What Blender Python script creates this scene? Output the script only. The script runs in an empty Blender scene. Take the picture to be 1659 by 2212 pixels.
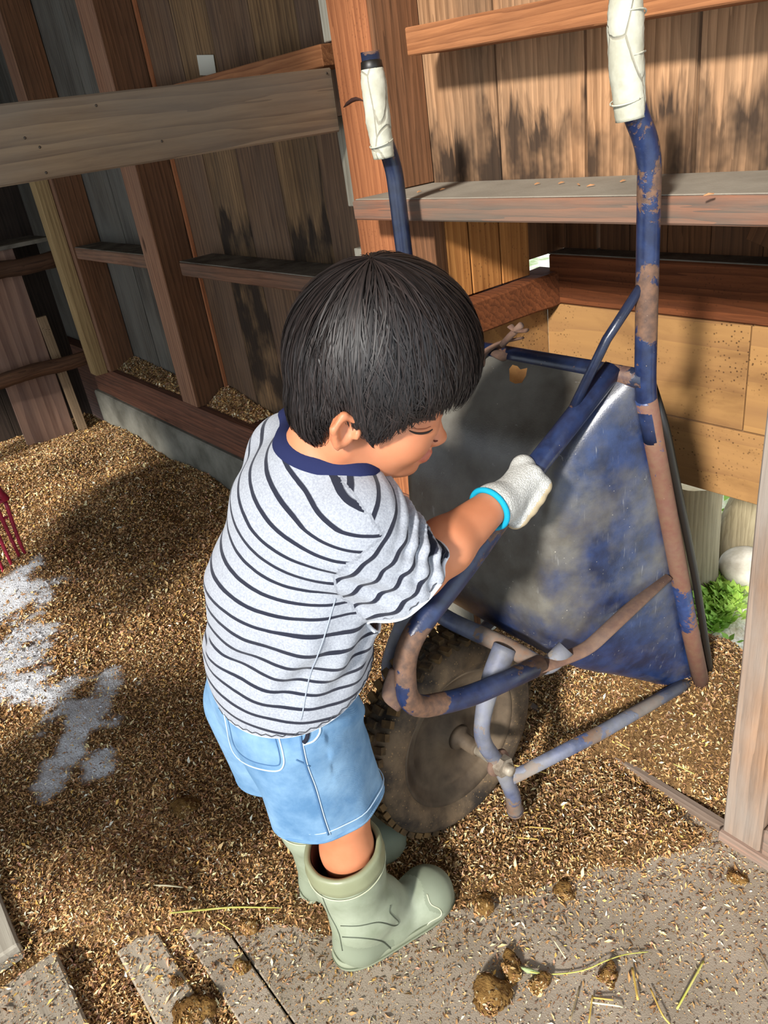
import bpy, bmesh, math, random
import numpy as np
from mathutils import Vector, Matrix
random.seed(7); rng = np.random.default_rng(7)
SC = bpy.context.scene; COL = SC.collection
A = lambda *v: np.array(v, dtype=float)
# ------------------------------------------------------------------ camera (X along the wall, Y outward, Z up)
PITCH = math.radians(27.4); ROLL = math.atan2(480, 3164); AZ = math.radians(35.1); FPX = 1660.0
CAM = A(0, 0, 1.2)
_F = A(-math.cos(AZ), math.sin(AZ), 0); _R = A(math.sin(AZ), math.cos(AZ), 0); _Z = A(0, 0, 1)
AX = _F*math.cos(PITCH) - _Z*math.sin(PITCH); _UP = _F*math.sin(PITCH) + _Z*math.cos(PITCH)
IR = math.cos(ROLL)*_R - math.sin(ROLL)*_UP; IU = math.sin(ROLL)*_R + math.cos(ROLL)*_UP
cam_data = bpy.data.cameras.new('camera'); cam_data.sensor_fit = 'HORIZONTAL'; cam_data.sensor_width = 36
cam_data.lens = 36*FPX/1659; cam_data.clip_start = 0.05; cam_data.clip_end = 100
cam = bpy.data.objects.new('camera', cam_data); COL.objects.link(cam)
cam.matrix_world = Matrix(((IR[0], IU[0], -AX[0], 0), (IR[1], IU[1], -AX[1], 0), (IR[2], IU[2], -AX[2], 1.2), (0, 0, 0, 1)))
SC.camera = cam
# ------------------------------------------------------------------ world, sun, exposure
SC.view_settings.view_transform = 'Standard'; SC.view_settings.look = 'None'
SC.view_settings.gamma = 1; SC.view_settings.use_curve_mapping = False
SC.view_settings.exposure = 0.40
world = bpy.data.worlds.new('world'); SC.world = world; world.use_nodes = True
_bg = world.node_tree.nodes['Background']; _bg.inputs[0].default_value = (0.80, 0.90, 1.0, 1); _bg.inputs[1].default_value = 1.35
sun_d = bpy.data.lights.new('sun', 'SUN'); sun_d.energy = 5.0; sun_d.angle = math.radians(5.5); sun_d.color = (1.0, 0.96, 0.90)
sun = bpy.data.objects.new('sun', sun_d); COL.objects.link(sun)
SUN_DIR = Vector((-0.36, 0.86, -0.50)).normalized()
sun.rotation_euler = SUN_DIR.to_track_quat('-Z', 'Y').to_euler(); sun.location = (1, -4, 4)

# ------------------------------------------------------------------ helpers
def ray(x, y): return AX + IR*((x-829.5)/FPX) - IU*((y-1106)/FPX)
def on(x, y, k, v):
    r = ray(x, y); return CAM + r*((v-CAM[k])/r[k])
def dp(x, y, d): return CAM + ray(x, y)*d
def lin(h):
    h = h.lstrip('#'); c = [int(h[i:i+2], 16)/255 for i in (0, 2, 4)]
    return tuple((v/12.92 if v <= .04045 else ((v+.055)/1.055)**2.4) for v in c) + (1,)
def link(o, parent=None):
    COL.objects.link(o)
    if parent is not None: o.parent = parent
    return o
def tag(o, label=None, cat=None, group=None, kind=None):
    if label: o['label'] = label
    if cat: o['category'] = cat
    if group: o['group'] = group
    if kind: o['kind'] = kind
    return o
def empty(name, loc=(0, 0, 0), parent=None):
    o = bpy.data.objects.new(name, None); o.location = loc; o.empty_display_size = .05
    return link(o, parent)
def mesh_obj(name, verts, faces, mat=None, parent=None, smooth=False, attrs=None):
    me = bpy.data.meshes.new(name)
    verts = np.asarray(verts, dtype=np.float32)
    if isinstance(faces, np.ndarray):
        n, k = faces.shape
        me.vertices.add(len(verts)); me.vertices.foreach_set('co', verts.ravel())
        me.loops.add(n*k); me.loops.foreach_set('vertex_index', faces.astype(np.int32).ravel())
        me.polygons.add(n); me.polygons.foreach_set('loop_start', np.arange(0, n*k, k, dtype=np.int32))
        try: me.polygons.foreach_set('loop_total', np.full(n, k, dtype=np.int32))
        except Exception: pass
        me.update(calc_edges=True)
    else:
        me.from_pydata([tuple(map(float, v)) for v in verts], [], faces); me.update()
    if smooth: me.polygons.foreach_set('use_smooth', np.ones(len(me.polygons), dtype=bool))
    if attrs:
        for an, arr in attrs.items():
            arr = np.asarray(arr, dtype=np.float32)
            if arr.ndim == 1:
                at = me.attributes.new(an, 'FLOAT', 'POINT'); at.data.foreach_set('value', arr)
            else:
                at = me.attributes.new(an, 'FLOAT_COLOR', 'POINT'); at.data.foreach_set('color', arr.ravel())
    if mat: me.materials.append(mat)
    return link(bpy.data.objects.new(name, me), parent)
def bm_obj(name, bm, mat=None, parent=None, smooth=False):
    me = bpy.data.meshes.new(name); bm.to_mesh(me); bm.free()
    if smooth: me.polygons.foreach_set('use_smooth', np.ones(len(me.polygons), dtype=bool))
    if mat: me.materials.append(mat)
    return link(bpy.data.objects.new(name, me), parent)
def box(name, x, y, z, mat, parent=None, bev=.0015, warp=0.0, jit=0.0, rot=None):
    """box between the pairs x, y, z; its origin at its centre; ends and edges slightly uneven"""
    c = ((x[0]+x[1])/2, (y[0]+y[1])/2, (z[0]+z[1])/2); s = (abs(x[1]-x[0]), abs(y[1]-y[0]), abs(z[1]-z[0]))
    bm = bmesh.new(); bmesh.ops.create_cube(bm, size=1)
    for v in bm.verts: v.co = Vector((v.co.x*s[0], v.co.y*s[1], v.co.z*s[2]))
    L = max(range(3), key=lambda i: s[i])
    if warp or jit:
        es = [e for e in bm.edges if abs((e.verts[0].co-e.verts[1].co)[L]) > s[L]*.9]
        bmesh.ops.subdivide_edges(bm, edges=es, cuts=5)
        ph = random.uniform(0, 6); o1, o2 = [i for i in range(3) if i != L]
        for v in bm.verts:
            t = v.co[L]/s[L]
            v.co[o1] += warp*math.sin(t*4+ph)+random.uniform(-jit, jit)
            v.co[o2] += .6*warp*math.cos(t*3+ph)+random.uniform(-jit, jit)
    if bev: bmesh.ops.bevel(bm, geom=[e for e in bm.edges if e.calc_face_angle(0) > .5], offset=bev, segments=1, affect='EDGES')
    o = bm_obj(name, bm, mat, parent); o.location = c
    if rot: o.rotation_euler = rot
    return o
def crom(pts, n=8):
    P = [A(*p) for p in pts]; P = [2*P[0]-P[1]] + P + [2*P[-1]-P[-2]]; out = []
    for i in range(1, len(P)-2):
        for k in range(n):
            t = k/n; a, b, c, d = P[i-1], P[i], P[i+1], P[i+2]
            out.append(.5*((2*b)+(-a+c)*t+(2*a-5*b+4*c-d)*t*t+(-a+3*b-3*c+d)*t**3))
    out.append(P[-2]); return out
def fillet(pts, r=.05, n=6):
    """polyline with its corners rounded (bent pipe)"""
    P = [A(*p) for p in pts]; out = [P[0]]
    for i in range(1, len(P)-1):
        a, b, c = P[i-1], P[i], P[i+1]; u = a-b; v = c-b; lu = np.linalg.norm(u); lv = np.linalg.norm(v)
        q = min(r, lu*.48, lv*.48); p0 = b+u/lu*q; p2 = b+v/lv*q
        for k in range(n+1):
            t = k/n; out.append((1-t)**2*p0+2*t*(1-t)*b+t*t*p2)
    out.append(P[-1]); return out
def sweep(path, rad, sides=16, cap=True, flat=1.0, wob=0.0):
    P = np.array(path); n = len(P)
    rad = np.full(n, rad) if np.isscalar(rad) else np.interp(np.linspace(0, 1, n), np.linspace(0, 1, len(rad)), rad)
    T = np.gradient(P, axis=0); T /= np.linalg.norm(T, axis=1)[:, None]+1e-9
    ref = A(0, 0, 1) if abs(T[0][2]) < .9 else A(1, 0, 0)
    u = np.cross(T[0], ref); u /= np.linalg.norm(u); V = []
    for i in range(n):
        u = u-T[i]*(u@T[i]); u /= np.linalg.norm(u); w = np.cross(T[i], u)
        for k in range(sides):
            a = 2*math.pi*k/sides; rr = rad[i]*(1+wob*random.uniform(-1, 1))
            V.append(P[i]+u*math.cos(a)*rr+w*math.sin(a)*rr*flat)
    F = [(i*sides+k, i*sides+(k+1) % sides, (i+1)*sides+(k+1) % sides, (i+1)*sides+k) for i in range(n-1) for k in range(sides)]
    if cap: F += [tuple(range(sides-1, -1, -1)), tuple((n-1)*sides+k for k in range(sides))]
    return V, F
def tube(name, path, rad, mat, parent=None, **k):
    V, F = sweep(path, rad, **k); c = np.mean(V, axis=0)
    o = mesh_obj(name, np.array(V)-c, F, mat, parent, smooth=True); o.location = c; return o
def bring(d, a):  # frame with d as its z
    d = A(*d); d /= np.linalg.norm(d); a = A(*a); a = a-d*(a@d); a /= np.linalg.norm(a); return a, np.cross(d, a), d
def lathe(name, prof, c, axis, mat, parent=None, seg=48):
    """profile of (r, h) turned about the axis through c"""
    a, b, d = bring(axis, (0, 0, 1) if abs(axis[2]) < .9 else (1, 0, 0)); V = []; F = []
    m = len(prof)
    for k in range(seg):
        t = 2*math.pi*k/seg
        for r, h in prof: V.append((a*math.cos(t)+b*math.sin(t))*r+d*h)
    for k in range(seg):
        for i in range(m-1): F.append((k*m+i, ((k+1) % seg)*m+i, ((k+1) % seg)*m+i+1, k*m+i+1))
    o = mesh_obj(name, V, F, mat, parent, smooth=True); o.location = c; return o
# ------------------------------------------------------------------ node helpers
class NT:
    def __init__(s, name):
        s.m = bpy.data.materials.new(name); s.m.use_nodes = True; s.t = s.m.node_tree; s.n = s.t.nodes
        s.b = s.n['Principled BSDF']
    def new(s, t, **k):
        x = s.n.new(t)
        for a, v in k.items(): setattr(x, a, v)
        return x
    def lk(s, a, b): s.t.links.new(a, b)
    def val(s, v, sock):
        if hasattr(v, 'is_linked') or isinstance(v, bpy.types.NodeSocket): s.lk(v, sock)
        else: sock.default_value = v
    def mp(s, scale=(1, 1, 1), coord='Object', rnd=True, loc=(0, 0, 0)):
        tc = s.new('ShaderNodeTexCoord'); mp = s.new('ShaderNodeMapping'); mp.inputs['Scale'].default_value = scale
        mp.inputs['Location'].default_value = loc
        src = tc.outputs[coord]
        if rnd:
            oi = s.new('ShaderNodeObjectInfo'); m = s.new('ShaderNodeMath', operation='MULTIPLY'); m.inputs[1].default_value = 37.0
            s.lk(oi.outputs['Random'], m.inputs[0]); ad = s.new('ShaderNodeVectorMath', operation='ADD')
            s.lk(src, ad.inputs[0]); s.lk(m.outputs[0], ad.inputs[1]); src = ad.outputs[0]
        s.lk(src, mp.inputs[0]); return mp.outputs[0]
    def noise(s, vec, scale=5, detail=4, rough=.55, dist=0.0):
        x = s.new('ShaderNodeTexNoise'); s.lk(vec, x.inputs['Vector']); x.inputs['Scale'].default_value = scale
        x.inputs['Detail'].default_value = detail; x.inputs['Roughness'].default_value = rough; x.inputs['Distortion'].default_value = dist
        return x.outputs['Fac']
    def vor(s, vec, scale=50, feature='F1', out='Distance'):
        x = s.new('ShaderNodeTexVoronoi', feature=feature); s.lk(vec, x.inputs['Vector']); x.inputs['Scale'].default_value = scale
        return x.outputs[out]
    def ramp(s, f, stops):
        x = s.new('ShaderNodeValToRGB'); s.lk(f, x.inputs[0]); e = x.color_ramp.elements
        while len(e) < len(stops): e.new(.5)
        for i, (p, c) in enumerate(stops):
            e[i].position = p; e[i].color = c if isinstance(c, tuple) else (c, c, c, 1)
        return x.outputs[0]
    def mix(s, f, a, b, mode='MIX'):
        x = s.new('ShaderNodeMix', data_type='RGBA', blend_type=mode)
        s.val(f, x.inputs[0]); s.val(a, x.inputs[6]); s.val(b, x.inputs[7]); return x.outputs[2]
    def math(s, op, a, b=0.0):
        x = s.new('ShaderNodeMath', operation=op); s.val(a, x.inputs[0]); s.val(b, x.inputs[1]); return x.outputs[0]
    def bump(s, h, st=.3, dist=.003, nrm=None):
        x = s.new('ShaderNodeBump'); s.lk(h, x.inputs['Height']); x.inputs['Strength'].default_value = st; x.inputs['Distance'].default_value = dist
        if nrm is not None: s.lk(nrm, x.inputs['Normal'])
        s.lk(x.outputs[0], s.b.inputs['Normal']); return x.outputs[0]
    def col(s, c): s.val(c, s.b.inputs['Base Color'])
    def rough(s, r): s.val(r, s.b.inputs['Roughness'])
_wood = {}
def wood(ax, light, dark, stain=.3, stainc='#1b1410', grey=.0, greyc='#7d7468', bump=.5, key='', grain=1.0, stainscale=5, low=None, dirt=0.0):
    k = (ax, light, dark, stain, stainc, grey, greyc, bump, key, grain, stainscale, low, dirt)
    if k in _wood: return _wood[k]
    n = NT('wood'); st = .05
    sc = {'X': (st, 1, 1), 'Y': (1, st, 1), 'Z': (1, 1, st)}[ax]; sc2 = {'X': (.3, 1, 1), 'Y': (1, .3, 1), 'Z': (1, 1, .3)}[ax]
    v = n.mp(sc); v2 = n.mp(sc2)
    warp = n.noise(v, 9, 3, .5); fine = n.noise(v, 150*grain, 5, .65, .6); mid = n.noise(v, 38*grain, 4, .6, 1.6)
    wv = n.new('ShaderNodeTexWave', wave_type='RINGS', rings_direction=ax, wave_profile='SAW'); n.lk(v, wv.inputs['Vector'])
    wv.inputs['Scale'].default_value = 26*grain; wv.inputs['Distortion'].default_value = 9; wv.inputs['Detail'].default_value = 3
    wv.inputs['Detail Scale'].default_value = 1.2; wv.inputs['Detail Roughness'].default_value = .6
    g = n.math('ADD', n.math('MULTIPLY', fine, .45), n.math('MULTIPLY', mid, .35)); g = n.math('ADD', g, n.math('MULTIPLY', wv.outputs['Fac'], .22))
    c = n.mix(n.ramp(g, [(.34, 0.0), (.66, 1.0)]), lin(dark), lin(light))
    big = n.noise(v2, stainscale, 6, .62, .4)
    c = n.mix(n.math('MULTIPLY', n.ramp(big, [(.47, 0.0), (.62, 1.0)]), stain), c, lin(stainc))
    if low:   # rot and water staining at a given height band (a mark of its own on the boards)
        tc = n.new('ShaderNodeTexCoord'); sp = n.new('ShaderNodeSeparateXYZ'); gm = n.new('ShaderNodeNewGeometry'); n.lk(gm.outputs['Position'], sp.inputs[0])
        mr = n.new('ShaderNodeMapRange'); n.lk(sp.outputs['Z'], mr.inputs[0]); mr.inputs[1].default_value = low[0]; mr.inputs[2].default_value = low[1]
        mr.inputs[3].default_value = .55; mr.inputs[4].default_value = 0.0
        s2 = n.math('ADD', mr.outputs[0], n.noise(n.mp({'X': (.2, 1, 1), 'Y': (1, .2, 1), 'Z': (1, 1, .16)}[ax]), 22, 5, .65, .5))
        lowm = n.math('MULTIPLY', n.ramp(s2, [(.60, 0.0), (.74, 1.0)]), n.ramp(n.noise(n.mp((1, 1, .6)), 11, 4, .6), [(.36, .25), (.56, 1.0)]))
    if grey: 
        gn = n.noise(v2, 7, 5, .6, .2)
        c = n.mix(n.math('MULTIPLY', n.ramp(gn, [(.38, 0.0), (.62, 1.0)]), grey), c, lin(greyc))
    if dirt:
        d = n.vor(n.mp((1, 1, 1)), 130); d2 = n.noise(n.mp((1, 1, 1)), 14, 5)
        m = n.math('MULTIPLY', n.ramp(d, [(.12, 1.0), (.3, 0.0)]), n.ramp(d2, [(.46, 0.0), (.6, 1.0)]))
        c = n.mix(n.math('MULTIPLY', m, dirt), c, lin('#3a2412'))
    kn = n.vor(n.mp(tuple({'X': (.35, 1, 1), 'Y': (1, .35, 1), 'Z': (1, 1, .35)}[ax])), 7.5)
    c = n.mix(n.math('MULTIPLY', n.ramp(kn, [(.035, 1.0), (.09, 0.0)]), .75), c, lin('#2a170c'))
    if low: c = n.mix(n.math('MULTIPLY', lowm, .9), c, lin('#251d18'))
    oi = n.new('ShaderNodeObjectInfo'); rv = n.math('ADD', n.math('MULTIPLY', oi.outputs['Random'], .42), .79)
    c = n.mix(1.0, c, rv, 'MULTIPLY')
    n.col(c); n.rough(.82); n.b.inputs['Specular IOR Level'].default_value = .25
    n.bump(g, bump, .0025)
    _wood[k] = n.m; return n.m
def paint(name, base='#1c2f5e', rust=.25, dust=.3, dustc='#77706a', rustc='#6b4433', rscale=14, blue2=None, rough=.33, vertical=None):
    n = NT(name); v = n.mp((1, 1, 1), rnd=True)
    big = n.noise(v, rscale, 8, .66, .3); c = lin(base)
    var = n.noise(v, 60, 3); c = n.mix(n.ramp(var, [(.35, 0.0), (.7, 1.0)]), c, lin(blue2 or base))
    rm = n.ramp(big, [(.70-rust, 0.0), (.715-rust, 1.0)])
    rc = n.mix(n.ramp(n.noise(v, 90, 4), [(.35, 0.0), (.65, 1.0)]), lin(rustc), lin('#70503a'))
    c = n.mix(rm, c, rc)
    dn = n.ramp(n.noise(v, 9, 6, .6), [(.32, 0.0), (.72, 1.0)]); dm = n.math('MULTIPLY', dn, dust)
    c = n.mix(dm, c, lin(dustc))
    sp = n.ramp(n.vor(v, 120), [(.045, 1.0), (.08, 0.0)]); sm = n.math('MULTIPLY', sp, n.ramp(n.noise(v, 25, 2), [(.5, 0.0), (.6, .8)]))
    c = n.mix(sm, c, lin('#b8a88a'))
    n.col(c); r = n.math('ADD', n.math('MULTIPLY', rm, .35), rough); r = n.math('ADD', r, n.math('MULTIPLY', dm, .45)); n.rough(r)
    h = n.math('ADD', n.math('MULTIPLY', rm, -.6), n.math('MULTIPLY', n.noise(v, 260, 2), .35))
    n.bump(h, .45, .0012); return n.m
def plain(name, c, rough=.6, spec=.4, bump=None, var=None, **k):
    n = NT(name); v = n.mp((1, 1, 1)); cc = lin(c)
    if var: cc = n.mix(n.ramp(n.noise(v, var[1], 5, .6), [(.35, 0.0), (.65, 1.0)]), cc, lin(var[0]))
    n.col(cc); n.rough(rough); n.b.inputs['Specular IOR Level'].default_value = spec
    if bump: n.bump(n.noise(v, bump[0], 4), bump[1], bump[2])
    for a, x in k.items(): n.b.inputs[a.replace('_', ' ')].default_value = x
    return n.m
# ------------------------------------------------------------------ signed-distance modelling (one continuous skin)
class Field:
    def __init__(s, xs, ys, zs):
        s.a = [np.asarray(q, dtype=np.float32) for q in (xs, ys, zs)]; s.D = np.full(tuple(len(q) for q in s.a), 1.0, dtype=np.float32)
    def sub(s, lo, hi):
        sl = tuple(slice(max(0, np.searchsorted(s.a[i], lo[i])-1), min(len(s.a[i]), np.searchsorted(s.a[i], hi[i])+1)) for i in range(3))
        G = np.meshgrid(*[s.a[i][sl[i]] for i in range(3)], indexing='ij'); return sl, np.stack(G, -1)
    def add(s, fn, lo, hi, k=.01, op='u', m=.02):
        sl, P = s.sub(np.array(lo)-m-k, np.array(hi)+m+k)
        if P.size == 0: return
        d = fn(P).astype(np.float32); Ds = s.D[sl]
        if op == 'u':
            h = np.clip(.5+.5*(Ds-d)/k, 0, 1); s.D[sl] = Ds*(1-h)+d*h-k*h*(1-h)
        else:
            h = np.clip(.5-.5*(Ds+d)/k, 0, 1); s.D[sl] = Ds*(1-h)+(-d)*h+k*h*(1-h)
    def cap(s, a, b, r1, r2=None, k=.012, op='u'):
        a = A(*a); b = A(*b); r2 = r1 if r2 is None else r2; R = max(r1, r2); ab = b-a; L = ab@ab+1e-9
        def fn(P):
            t = np.clip(((P-a)@ab)/L, 0, 1); return np.linalg.norm(P-(a+t[..., None]*ab), axis=-1)-(r1+(r2-r1)*t)
        s.add(fn, np.minimum(a, b)-R, np.maximum(a, b)+R, k, op)
    def ell(s, c, r, M=None, k=.012, op='u'):
        c = A(*c); r = A(*r); M = np.eye(3) if M is None else np.array(M); R = max(r)   # rows of M: axes
        def fn(P):
            q = (P-c)@M.T; k0 = np.linalg.norm(q/r, axis=-1); k1 = np.linalg.norm(q/(r*r), axis=-1)+1e-9; return k0*(k0-1)/k1
        s.add(fn, c-R, c+R, k, op)
    def chain(s, pts, k=.012, latdir=(1, 0, 0)):
        """tapered limb of elliptical section: pts = (point, r_lateral, r_depth)"""
        lat = A(*latdir)
        for (a, ra, da), (b, rb, db) in zip(pts[:-1], pts[1:]):
            a = A(*a); b = A(*b); ab = b-a; L = ab@ab; R = max(ra, da, rb, db); T = ab/np.sqrt(L)
            l = lat-T*(lat@T); l /= np.linalg.norm(l); w = np.cross(T, l)
            def fn(P, a=a, ab=ab, L=L, l=l, w=w, T=T):
                t = np.clip(((P-a)@ab)/L, 0, 1); q = P-(a+t[..., None]*ab); rl = ra+(rb-ra)*t; rd = da+(db-da)*t; rm = np.minimum(rl, rd)
                return (np.sqrt(((q@l)/rl)**2+((q@w)/rd)**2+((q@T)/rm)**2)-1)*rm
            s.add(fn, np.minimum(a, b)-R, np.maximum(a, b)+R, k)
    def mesh(s):
        D = s.D; S = D < 0; c = np.zeros(tuple(n-1 for n in D.shape), dtype=np.uint8)
        for i in (0, 1):
            for j in (0, 1):
                for k in (0, 1): c += S[i:D.shape[0]-1+i, j:D.shape[1]-1+j, k:D.shape[2]-1+k]
        act = (c > 0) & (c < 8); I = np.stack(np.nonzero(act), -1); idx = np.full(c.shape, -1, dtype=np.int32); idx[act] = np.arange(len(I))
        off = np.array([(i, j, k) for i in (0, 1) for j in (0, 1) for k in (0, 1)])
        val = np.stack([D[I[:, 0]+o[0], I[:, 1]+o[1], I[:, 2]+o[2]] for o in off], 1)
        pos = np.stack([np.stack([s.a[q][I[:, q]+o[q]] for q in range(3)], -1) for o in off], 1)
        acc = np.zeros((len(I), 3)); cnt = np.zeros(len(I))
        for a in range(8):
            for b in range(a+1, 8):
                if np.abs(off[a]-off[b]).sum() != 1: continue
                va, vb = val[:, a], val[:, b]; m = (va < 0) != (vb < 0); t = np.where(m, va/(va-vb+1e-12*(va == vb)), 0)
                acc += np.where(m[:, None], pos[:, a]+(pos[:, b]-pos[:, a])*t[:, None], 0); cnt += m
        V = acc/cnt[:, None]; Fs = []
        for ax in range(3):
            o1, o2 = [(1, 2), (2, 0), (0, 1)][ax]
            sa = [slice(None)]*3; sb = [slice(None)]*3; sa[ax] = slice(0, -1); sb[ax] = slice(1, None)
            X = S[tuple(sa)] != S[tuple(sb)]; E = np.stack(np.nonzero(X), -1)
            E = E[(E[:, o1] > 0) & (E[:, o2] > 0) & (E[:, o1] < D.shape[o1]-1) & (E[:, o2] < D.shape[o2]-1)]
            def g(d1, d2):
                Q = E.copy(); Q[:, o1] += d1; Q[:, o2] += d2; return idx[Q[:, 0], Q[:, 1], Q[:, 2]]
            q = np.stack([g(-1, -1), g(0, -1), g(0, 0), g(-1, 0)], -1); fl = S[E[:, 0], E[:, 1], E[:, 2]]
            q[~fl] = q[~fl][:, ::-1]; Fs.append(q)
        return V, np.concatenate(Fs)
def ar(a, b, s): return np.arange(a, b, s)
def vnoise(P, sc, seed=0):
    """cheap smooth noise from summed sines"""
    r = np.random.default_rng(seed); o = 0
    for i in range(6):
        d = r.normal(size=3); d /= np.linalg.norm(d); o = o+np.sin((P@d)*sc*r.uniform(.6, 1.7)+r.uniform(0, 6.3))
    return o/6
# ------------------------------------------------------------------ SETTING: back wall
W_CLADL = wood('Z', '#a07c54', '#5e4630', .42, '#2a211b', .18, '#6f665a', .6, 'cladl', low=(.86, 1.02))
W_CLADL2 = wood('Z', '#8f6f52', '#5c4435', .35, '#2b221d', .22, '#6a6058', .6, 'cladl2')
W_CLADG = wood('Z', '#6e675c', '#45403a', .45, '#23211f', .5, '#77746c', .5, 'cladg')
W_CLADR = wood('Z', '#c0926a', '#7f5b3d', .36, '#2b1f18', .3, '#85745f', .9, 'cladr', low=(1.04, 1.21))
W_STUDF = wood('Z', '#a0765a', '#6d4a38', .12, '#33231b', .2, '#85705f', .5, 'studf')
W_SILL = wood('X', '#7d513c', '#4c3126', .3, '#2c1f18', .12, '#6b6158', .6, 'sill')
W_RAIL = wood('X', '#8c6249', '#5a3e2e', .3, '#3a2b22', .3, '#77695c', .6, 'rail')
W_POST = wood('Z', '#b8764c', '#8a5233', .10, '#54301d', .0, '#7d7468', .8, 'post', dirt=.3)
W_POSTS = wood('Z', '#84593b', '#563822', .25, '#2c1c12', .1, '#6b5f52', .8, 'posts')
W_BATTEN = wood('X', '#b87a4e', '#84502f', .2, '#4a2d1c', .1, '#8c7a68', .9, 'batten')
W_SHELF = wood('X', '#9a5836', '#643c2c', .25, '#3a2c26', .50, '#59665f', .8, 'shelf')
W_BEAM = wood('Y', '#7f6a52', '#5a4939', .18, '#40342a', .5, '#6d655a', .35, 'beam', grain=.7)
W_PALE = wood('Z', '#cbb68d', '#9c8560', .1, '#6b5a41', .0, '#7d7468', .4, 'pale')
W_WHITE = wood('Z', '#b3ab98', '#8b8371', .3, '#5b5346', .5, '#b9b5a6', .5, 'white')
W_DARKY = wood('Y', '#6b4a34', '#3f2a1d', .3, '#231811', .1, '#554a3f', .6, 'darky')
W_PLY = wood('Z', '#9c7a66', '#6b4f42', .12, '#3a2b25', .2, '#8b7d76', .35, 'ply', grain=.33)
W_OUTB = wood('X', '#8a4f2c', '#5c3219', .35, '#2f1a0e', .0, '#6b5f52', .6, 'outb', dirt=.4)
W_OUTP = wood('Z', '#c98a4b', '#98602f', .2, '#5a3820', .0, '#6b5f52', .7, 'outp', dirt=.5)
W_OUTD = wood('Z', '#7d5333', '#56371f', .2, '#33211a', .1, '#6b5f52', .6, 'outd')
M_PLYY = wood('X', '#a37b4a', '#8a6540', .55, '#6b4a2c', .35, '#977248', .25, 'plyy', grain=.25, dirt=.9, stainscale=11)
M_CONC = plain('concrete', '#8d8a7e', .9, .2, bump=(60, .5, .004), var=('#5f5c52', 6))
M_DUST = plain('dust', '#7e776b', .95, .1, bump=(140, .5, .003), var=('#575147', 12))

wb = tag(empty('wall_back'), kind='structure')
# cladding boards, 0.2 m each, from far left to behind the shelf
xs = [-4.62, -4.36, -4.10, -3.91, -3.71, -3.51, -3.315, -3.11, -2.905, -2.71, -2.51, -2.307, -2.105, -1.90, -1.70, -1.50, -1.30]
for i, (a, b) in enumerate(zip(xs[:-1], xs[1:])):
    m = W_CLADG if b < -2.6 else (W_CLADL if i % 2 else W_CLADL2)
    box('plank', (a+.0022, b-.0022), (1.160+random.uniform(-.0015, .0025), 1.185), (.18, 3.0), m, wb, jit=.0006)
xr = [-1.30, -1.101, -.904, -.707, -.505, -.30, -.1, .1, .3]
for a, b in zip(xr[:-1], xr[1:]):
    box('plank', (a+.0028, b-.0028), (1.160+random.uniform(-.002, .003), 1.185), (1.02, 3.0), W_CLADR, wb, jit=.0008)
# light side edges beside the studs
for x in (-2.508,): box('edge_strip', (x-.006, x+.006), (1.150, 1.162), (.36, 2.3), W_POST, wb)
for x0, x1, sd in ((-2.66, -2.54, 1), (-3.50, -3.39, 1)):
    box('stud', (x0, x1), (1.04, 1.158), (.345, 2.35), W_STUDF, wb, warp=.002)
    box('stud', (x1, x1+.004), (1.044, 1.158), (.345, 2.35), W_POSTS, wb, bev=0)
s_pale = box('stud', (-3.62, -3.50), (1.02, 1.13), (.335, 1.35), W_PALE, wb, warp=.003)
box('stud', (-3.50, -3.425), (.985, 1.038), (.335, 1.30), wood('Z', '#a88d62', '#7b6442', .1, '#6b5a41', 0, '#7d7468', .4, 'pale2'), wb, warp=.002)
box('sill_beam', (-3.66, -1.16), (1.04, 1.16), (.212, .345), W_SILL, wb, bev=.004, warp=.002, jit=.001)
box('end_board', (-4.6, -3.70), (1.10, 1.158), (-.1, .36), W_SILL, wb)
box('foundation', (-3.69, -1.16), (1.028, 1.20), (-.12, .21), M_CONC, wb, bev=.006)
box('rail', (-2.385, -1.43), (1.04, 1.158), (.822, .863), W_RAIL, wb, bev=.003, warp=.002)
box('rail', (-3.385, -2.665), (1.045, 1.158), (.826, .870), W_RAIL, wb, bev=.003)
box('rail_dust', (-2.383, -1.43), (1.042, 1.158), (.8635, .866), M_DUST, wb, bev=0)
box('rail_dust', (-3.385, -2.665), (1.047, 1.158), (.8705, .873), M_DUST, wb, bev=0)
box('rail', (-2.53, -1.47), (1.05, 1.158), (1.292, 1.332), W_BATTEN, wb, bev=.002)
# pale battens left of the post, in three lengths with gaps
for z0, z1 in ((1.335, 2.2), (1.02, 1.20), (.62, .93)):
    box('strip', (-1.490, -1.458), (1.075, 1.158), (z0, z1), W_WHITE, wb, warp=.001)
    box('strip', (-1.456, -1.424), (1.068, 1.158), (z0+.03, z1-.004), W_STUDF if z0 < 1.3 else W_WHITE, wb, warp=.001)
box('strip', (-1.456, -1.424), (1.10, 1.158), (.36, 2.3), W_CLADG, wb)

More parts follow.
